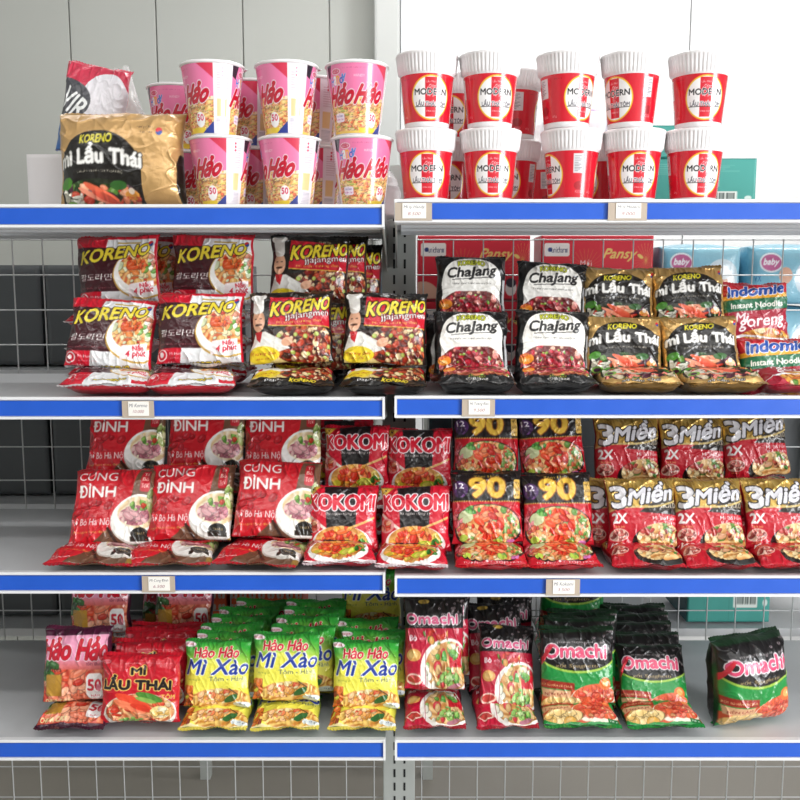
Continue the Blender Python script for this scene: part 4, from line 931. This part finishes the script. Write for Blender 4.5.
for kd, xc, yt, s, y in (('pink', 100, 568, 'upper one left of the pair', .21), ('pink', 184, 568, 'upper one right of the pair', .24), ('stir', 371, 570, 'high at back beside the bay gap', .22), ('green', 572, 566, 'high at the back above the left file', .27)):
    o = S(kd, xc, yt, y, 8, s, var=1); support(kd, xc, zl if xc < 395 else zr, o.location.z-.006, y+.0, G[kd], yr)
S('pink', 170, 574, .30, 6, 'behind the upper right one, pale left side showing')
stand('green5', 750, 634, .062, 4, 'thick black-green noodle multipack standing turned at the far right of the bottom shelf', yaw=17, roll=-2, z=ZR[3]+.008, cat='noodle multipack')
# ------------------------------------------------------------------ top shelf extras
stand('big', 122, 122, .045, 6, 'large gold and black noodle bag standing left of the pink cups', None, z=ZL[0]+.004, cat='noodle bag')
def soft_box(name, art, w, d, h, m=M_carton, puff=.0, back=None, seed=1, rad=.004):
    """six-sided pack: printed front, plain rest, edges rounded; puff > 0 bulges it like a soft pack"""
    nx, ny = art.nx, art.ny; C = art.out()
    s, q = np.meshgrid(np.linspace(-1, 1, nx+1), np.linspace(-1, 1, ny+1))
    e = np.minimum((1-abs(s))*w/2, (1-abs(q))*h/2); rr = np.clip(1-e/rad, 0, 1); drop = rad*(1-np.sqrt(np.clip(1-rr**2, 0, 1)))
    bul = puff*(1-abs(s)**2.5)*(1-abs(q)**2.5)+puff*.35*(vnoise(s*2.5+seed, q*2.5, seed)-.5)
    V = np.stack([s*w/2*(1-.0*s), -d/2+drop-bul, (q+1)/2*h], -1).reshape(-1, 3)
    n = 16; S_, Q = np.meshgrid(np.linspace(-1, 1, n+1), np.linspace(-1, 1, n+1)); Vs = [V]; F = [gridf(nx, ny)]; off = len(V); Cs = [C]
    bc = np.array([*lin(hexc(back)), 0.])
    def add(P, flip):
        nonlocal off
        Vs.append(P.reshape(-1, 3)); F.append(gridf(n, n, off, flip)); off += (n+1)**2; Cs.append(np.tile(bc, ((n+1)**2, 1)))
    B = puff*(1-abs(S_)**2.5)*(1-abs(Q)**2.5)
    add(np.stack([S_*w/2, d/2+B, (Q+1)/2*h], -1), True)
    y = S_*(d/2-rad/2)+rad/2
    add(np.stack([-w/2-B*.5, y, (Q+1)/2*h], -1), True); add(np.stack([w/2+B*.5, y, (Q+1)/2*h], -1), False)
    add(np.stack([Q*w/2, y, h+B*.6], -1), True); add(np.stack([Q*w/2, y, 0*B], -1), False)
    return np_mesh(name, np.concatenate(Vs), np.concatenate(F), np.concatenate(Cs), m)
def place_box(o, xc, yref, y, z, label, cat, group=None, yaw=0):
    o.location = (at(xc, yref, y).x, y, z); o.rotation_euler.z = R(yaw); return tag(o, label, cat, group)
# red cartons behind the mesh
me = soft_box('printed_carton', art_pansy(0), .220, .10, .127, back='#b01428')
YK = .535
z0 = ZR[1]+.004
for r in range(2):
    for k, xc in enumerate((472, 592)):
        place_box(ob('pad_carton', me), xc, 260, YK, z0+r*.1285, 'red carton with fireworks, %s, %s of two behind the mesh' % (('lower layer', 'upper layer')[r], ('left', 'right')[k]), 'carton', 'red cartons behind the mesh')
me = soft_box('nappy_pack', art_baby(0), .160, .10, .112, m=FILM, puff=.012, back='#7ab8d0', rad=.016)
o = place_box(ob('nappy_pack', me), 693, 260, YK, z0+.122, 'pale blue baby pack behind the mesh, left one with baby picture', 'soft pack', 'pale blue baby packs')
place_box(ob('nappy_pack', me), 780, 260, YK, z0+.122, 'pale blue baby pack behind the mesh, cut off at right', 'soft pack', 'pale blue baby packs')
for xc in (693, 780): place_box(ob('nappy_pack', me), xc, 260, YK, z0, 'pale blue baby pack in the lower layer behind the mesh', 'soft pack', 'pale blue baby packs, lower layer')
# teal cartons: top shelf right, and bottom right behind the mesh
mt = soft_box('teal_carton', art_teal(0), .190, .13, .085, back='#34857c')
place_box(ob('teal_carton', mt), 686, 180, .25, ZR[0]+.001, 'teal carton on the top shelf, right of the cups', 'carton', yaw=-2)
m2 = soft_box('teal_carton', art_teal(0), .12, .11, .052, back='#34857c')
place_box(ob('teal_carton', m2), 655, 140, .25, ZR[0]+.0875, 'small teal carton on top of the larger teal carton', 'carton')
m4 = soft_box('teal_carton', art_teal(0), .170, .15, .165, back='#1f5a60')
place_box(ob('teal_carton', m4), 714, 640, YK+.02, ZR[3]+.004, 'dark teal carton behind the mesh of the bottom shelf', 'carton')
m5 = soft_box('grey_carton', Art('#8f9294', 40, 40), .19, .14, .19, back='#85888a')
place_box(ob('grey_carton', m5), 590, 640, YK+.02, ZR[3]+.004, 'plain grey carton behind the mesh of the bottom shelf', 'carton')
# orange patterned cartons behind left bottom
mo = soft_box('orange_carton', art_orange(0), .15, .10, .098, back='#c8502c')
for r in range(2):
    for k, xc in enumerate((195, 270)):
        place_box(ob('orange_carton', mo), xc, 600, .50+.02, ZL[3]+.004+r*.0985, 'orange dotted carton behind mesh, %s, %s of two' % (('lower', 'upper')[r], ('left', 'right')[k]), 'carton', 'orange dotted cartons')
mg = soft_box('dotted_carton', art_orange(0), .13, .10, .098, back='#8a8a80')
# goods behind second and third shelf, left bay
ms = soft_box('snack_carton', Art('#7a2430', 40, 40), .20, .12, .10, back='#6a2028')
place_box(ob('snack_carton', ms), 350, 320, .54, ZL[1]+.004, 'dark red carton behind the mesh near the grey upright', 'carton')
mb = soft_box('tissue_pack', Art('#9fb8cc', 40, 40), .11, .09, .10, m=FILM, puff=.008, back='#8fa8c0')
place_box(ob('tissue_pack', mb), 372, 280, .54, ZL[1]+.106, 'pale blue tissue pack standing on the dark red carton', 'soft pack')
md = soft_box('slate_carton', Art('#51636c', 40, 40), .14, .12, .19, back='#46565e')
place_box(ob('slate_carton', md), 462, 430, .54, ZR[2]+.004, 'slate grey carton behind the mesh above the striped red packs', 'carton')
mc = soft_box('grey_carton', Art('#5b5f62', 40, 40), .195, .16, .20, back='#4c5053')  # generic dark cartons, added so the shelf interiors read as dark
for lv in (1, 2, 3):
    for x0, n in ((-.92, 4), (.05, 4)):
        for k in range(n):
            x = x0+.1+k*.205
            if (lv == 1 and (x > 0 or x > -.25)) or (lv == 2 and .0 < x < .25) or (lv == 3 and (x > 0 or x > -.5)): continue
            o = ob('grey_carton', mc); o.location = (x, .60, [0, 1.335, 1.066, .806][lv]+.004); tag(o, 'added dark grey carton darkening the rear run behind the mesh, %s level, %s bay' % (names[lv], 'left' if x < 0 else 'right'), 'carton', 'added dark grey cartons, %s level, %s bay' % (names[lv], 'left' if x < 0 else 'right'))
# snack bag and clear plastic bags at the top left
stand('snack', 84, 66, .15, 6, 'blue and red snack bag leaning on top behind the gold bag', z=ZL[0]+.092, roll=10, cat='snack bag')
place_box(ob('white_carton', soft_box('white_carton', Art('#e4e0e2', 30, 30), .17, .18, .088, back='#dcd8da')), 100, 150, .20, ZL[0]+.001, 'white carton hidden behind the gold bag', 'carton')
mw = soft_box('ribbed_carton', (lambda a: (a.put((a.x*22 % 1) < .3, '#cbbcc6'), a)[1])(Art('#eeeaee', 90, 30)), .085, .09, .035, back='#e4e0e4')
mz = soft_box('teal_carton', Art('#2f7f88', 30, 30), .12, .10, .125, back='#2a7078')
place_box(ob('teal_carton', mz), 154, 150, .35, ZL[0]+.001, 'teal carton behind the gold bag, at the back left', 'carton')
place_box(ob('ribbed_carton', mw), 150, 110, .35, ZL[0]+.127, 'white ribbed carton on top of the back left teal carton', 'carton')
mp = soft_box('snack_bag', art_purple(0), .05, .02, .12, m=FILM, puff=.006, back='#8a4aa0')
place_box(ob('snack_bag', mp), 592, 100, .30, ZR[0]+.06, 'purple and yellow snack bag behind the right cups', 'snack bag')
place_box(ob('white_carton', soft_box('white_carton', Art('#e8e6e6', 30, 30), .08, .10, .058, back='#e4e2e2')), 596, 170, .31, ZR[0]+.001, 'small white carton under the purple snack bag', 'carton')
M_clear = bpy.data.materials.new('thin_clear_plastic'); M_clear.use_nodes = True
nt = M_clear.node_tree; pb = nt.nodes['Principled BSDF']; pb.inputs['Base Color'].default_value = (.93, .9, .92, 1); pb.inputs['Roughness'].default_value = .15; pb.inputs['Specular IOR Level'].default_value = .8
tr = nt.nodes.new('ShaderNodeBsdfTransparent'); mx = nt.nodes.new('ShaderNodeMixShader'); mx.inputs[0].default_value = .33
nt.links.new(tr.outputs[0], mx.inputs[1]); nt.links.new(pb.outputs[0], mx.inputs[2]); nt.links.new(mx.outputs[0], nt.nodes['Material Output'].inputs[0])
def plastic_bag(w, d, h, seed, neck=.3, m=M_clear):
    n = 60; a, q = np.meshgrid(np.linspace(0, 2*np.pi, n+1), np.linspace(0, 1, n+1))
    prof = np.where(q < .6, 1-.15*np.clip(q/.6, 0, 1)**2, .85-(.85-neck)*np.clip((q-.6)/.4, 0, 1)**.8)
    prof = prof*np.clip(q/.06, 0, 1)**.5
    wr = 1+.16*(vnoise(a*3.5/np.pi*2+seed, q*3, seed)-.5)*2+.10*(1-abs(2*vnoise(a*3, q*5+seed, seed+1)-1))**4
    wr[:, -1] = wr[:, 0]
    V = np.stack([np.cos(a)*w/2*prof*wr, np.sin(a)*d/2*prof*wr, q*h+.01*(vnoise(a*2, q*3+seed, seed+2)-.5)*q], -1).reshape(-1, 3)
    return np_mesh('plastic_bag', V, gridf(n, n), None, m)
M_clearw = M_clear.copy(); M_clearw.name = 'cloudy_plastic'; M_clearw.node_tree.nodes['Mix Shader'].inputs[0].default_value = .7
o = ob('plastic_bag', plastic_bag(.085, .08, .155, 5)); o.location = (at(122, 110, .25).x, .25, ZL[0]+.090); tag(o, 'clear plastic bag of small goods behind the gold bag', 'plastic bag')
o = ob('plastic_bag', plastic_bag(.17, .12, .125, 9, .45, M_clearw)); o.location = (at(352, 170, .33).x, .33, ZL[0]+.002); tag(o, 'cloudy white plastic bag behind the right pink cup stack', 'plastic bag')
o = ob('plastic_bag', plastic_bag(.06, .06, .17, 12, .4, M_clearw)); o.location = (at(537, 150, .35).x, .36, ZR[0]+.002); tag(o, 'cloudy white plastic bag behind the gap left of the middle cup stack', 'plastic bag')
for px, c, hh in ((113, '#e8c23a', .075), (118, '#3f8a4a', .07), (123, '#3a55a8', .075), (130, '#c8304c', .06)):
    me = soft_box('candy_stick', Art(c, 12, 30), .0095, .012, hh, back=c); place_box(ob('candy_stick', me), px, 110, .25, ZL[0]+.100, '%s sweet stick inside the clear plastic bag' % {'#e8c23a': 'yellow', '#3f8a4a': 'green', '#3a55a8': 'blue', '#c8304c': 'red'}[c], 'sweet')
# far shelf beyond, seen between the cups
t = ob('metal_shelf', None, loc=(-.06, .95, 1.70)); tag(t, 'blue and white shelf edge of a farther run, left of the pillar', 'shelf')
BM().box(-.55, 0, -.02, .16, .35, 0).obj('deck', M_deck, t); BM().box(-.55, -.004, -.032, .16, 0, .004).obj('price_rail', M_white, t)
BM().box(-.548, -.006, -.014, .158, -.004, .002).box(-.548, -.006, -.030, .158, -.004, -.017).obj('blue_strip', M_blue, t)
BM().box(-.55, .33, -1.70, -.52, .36, .1).box(.13, .33, -1.70, .16, .36, .1).obj('post', M_post, t)
# ------------------------------------------------------------------ camera
cam = bpy.data.cameras.new('Camera'); cam.sensor_width = 36; cam.lens = 40.5; cam.clip_start = .02
co = ob('Camera', cam, loc=CAM); co.rotation_euler = (R(90)-PITCH, 0, 0); SC.camera = co
vs = SC.view_settings; vs.view_transform = 'Standard'; vs.look = 'None'; vs.gamma = 1; vs.exposure = 0.0; vs.use_curve_mapping = False
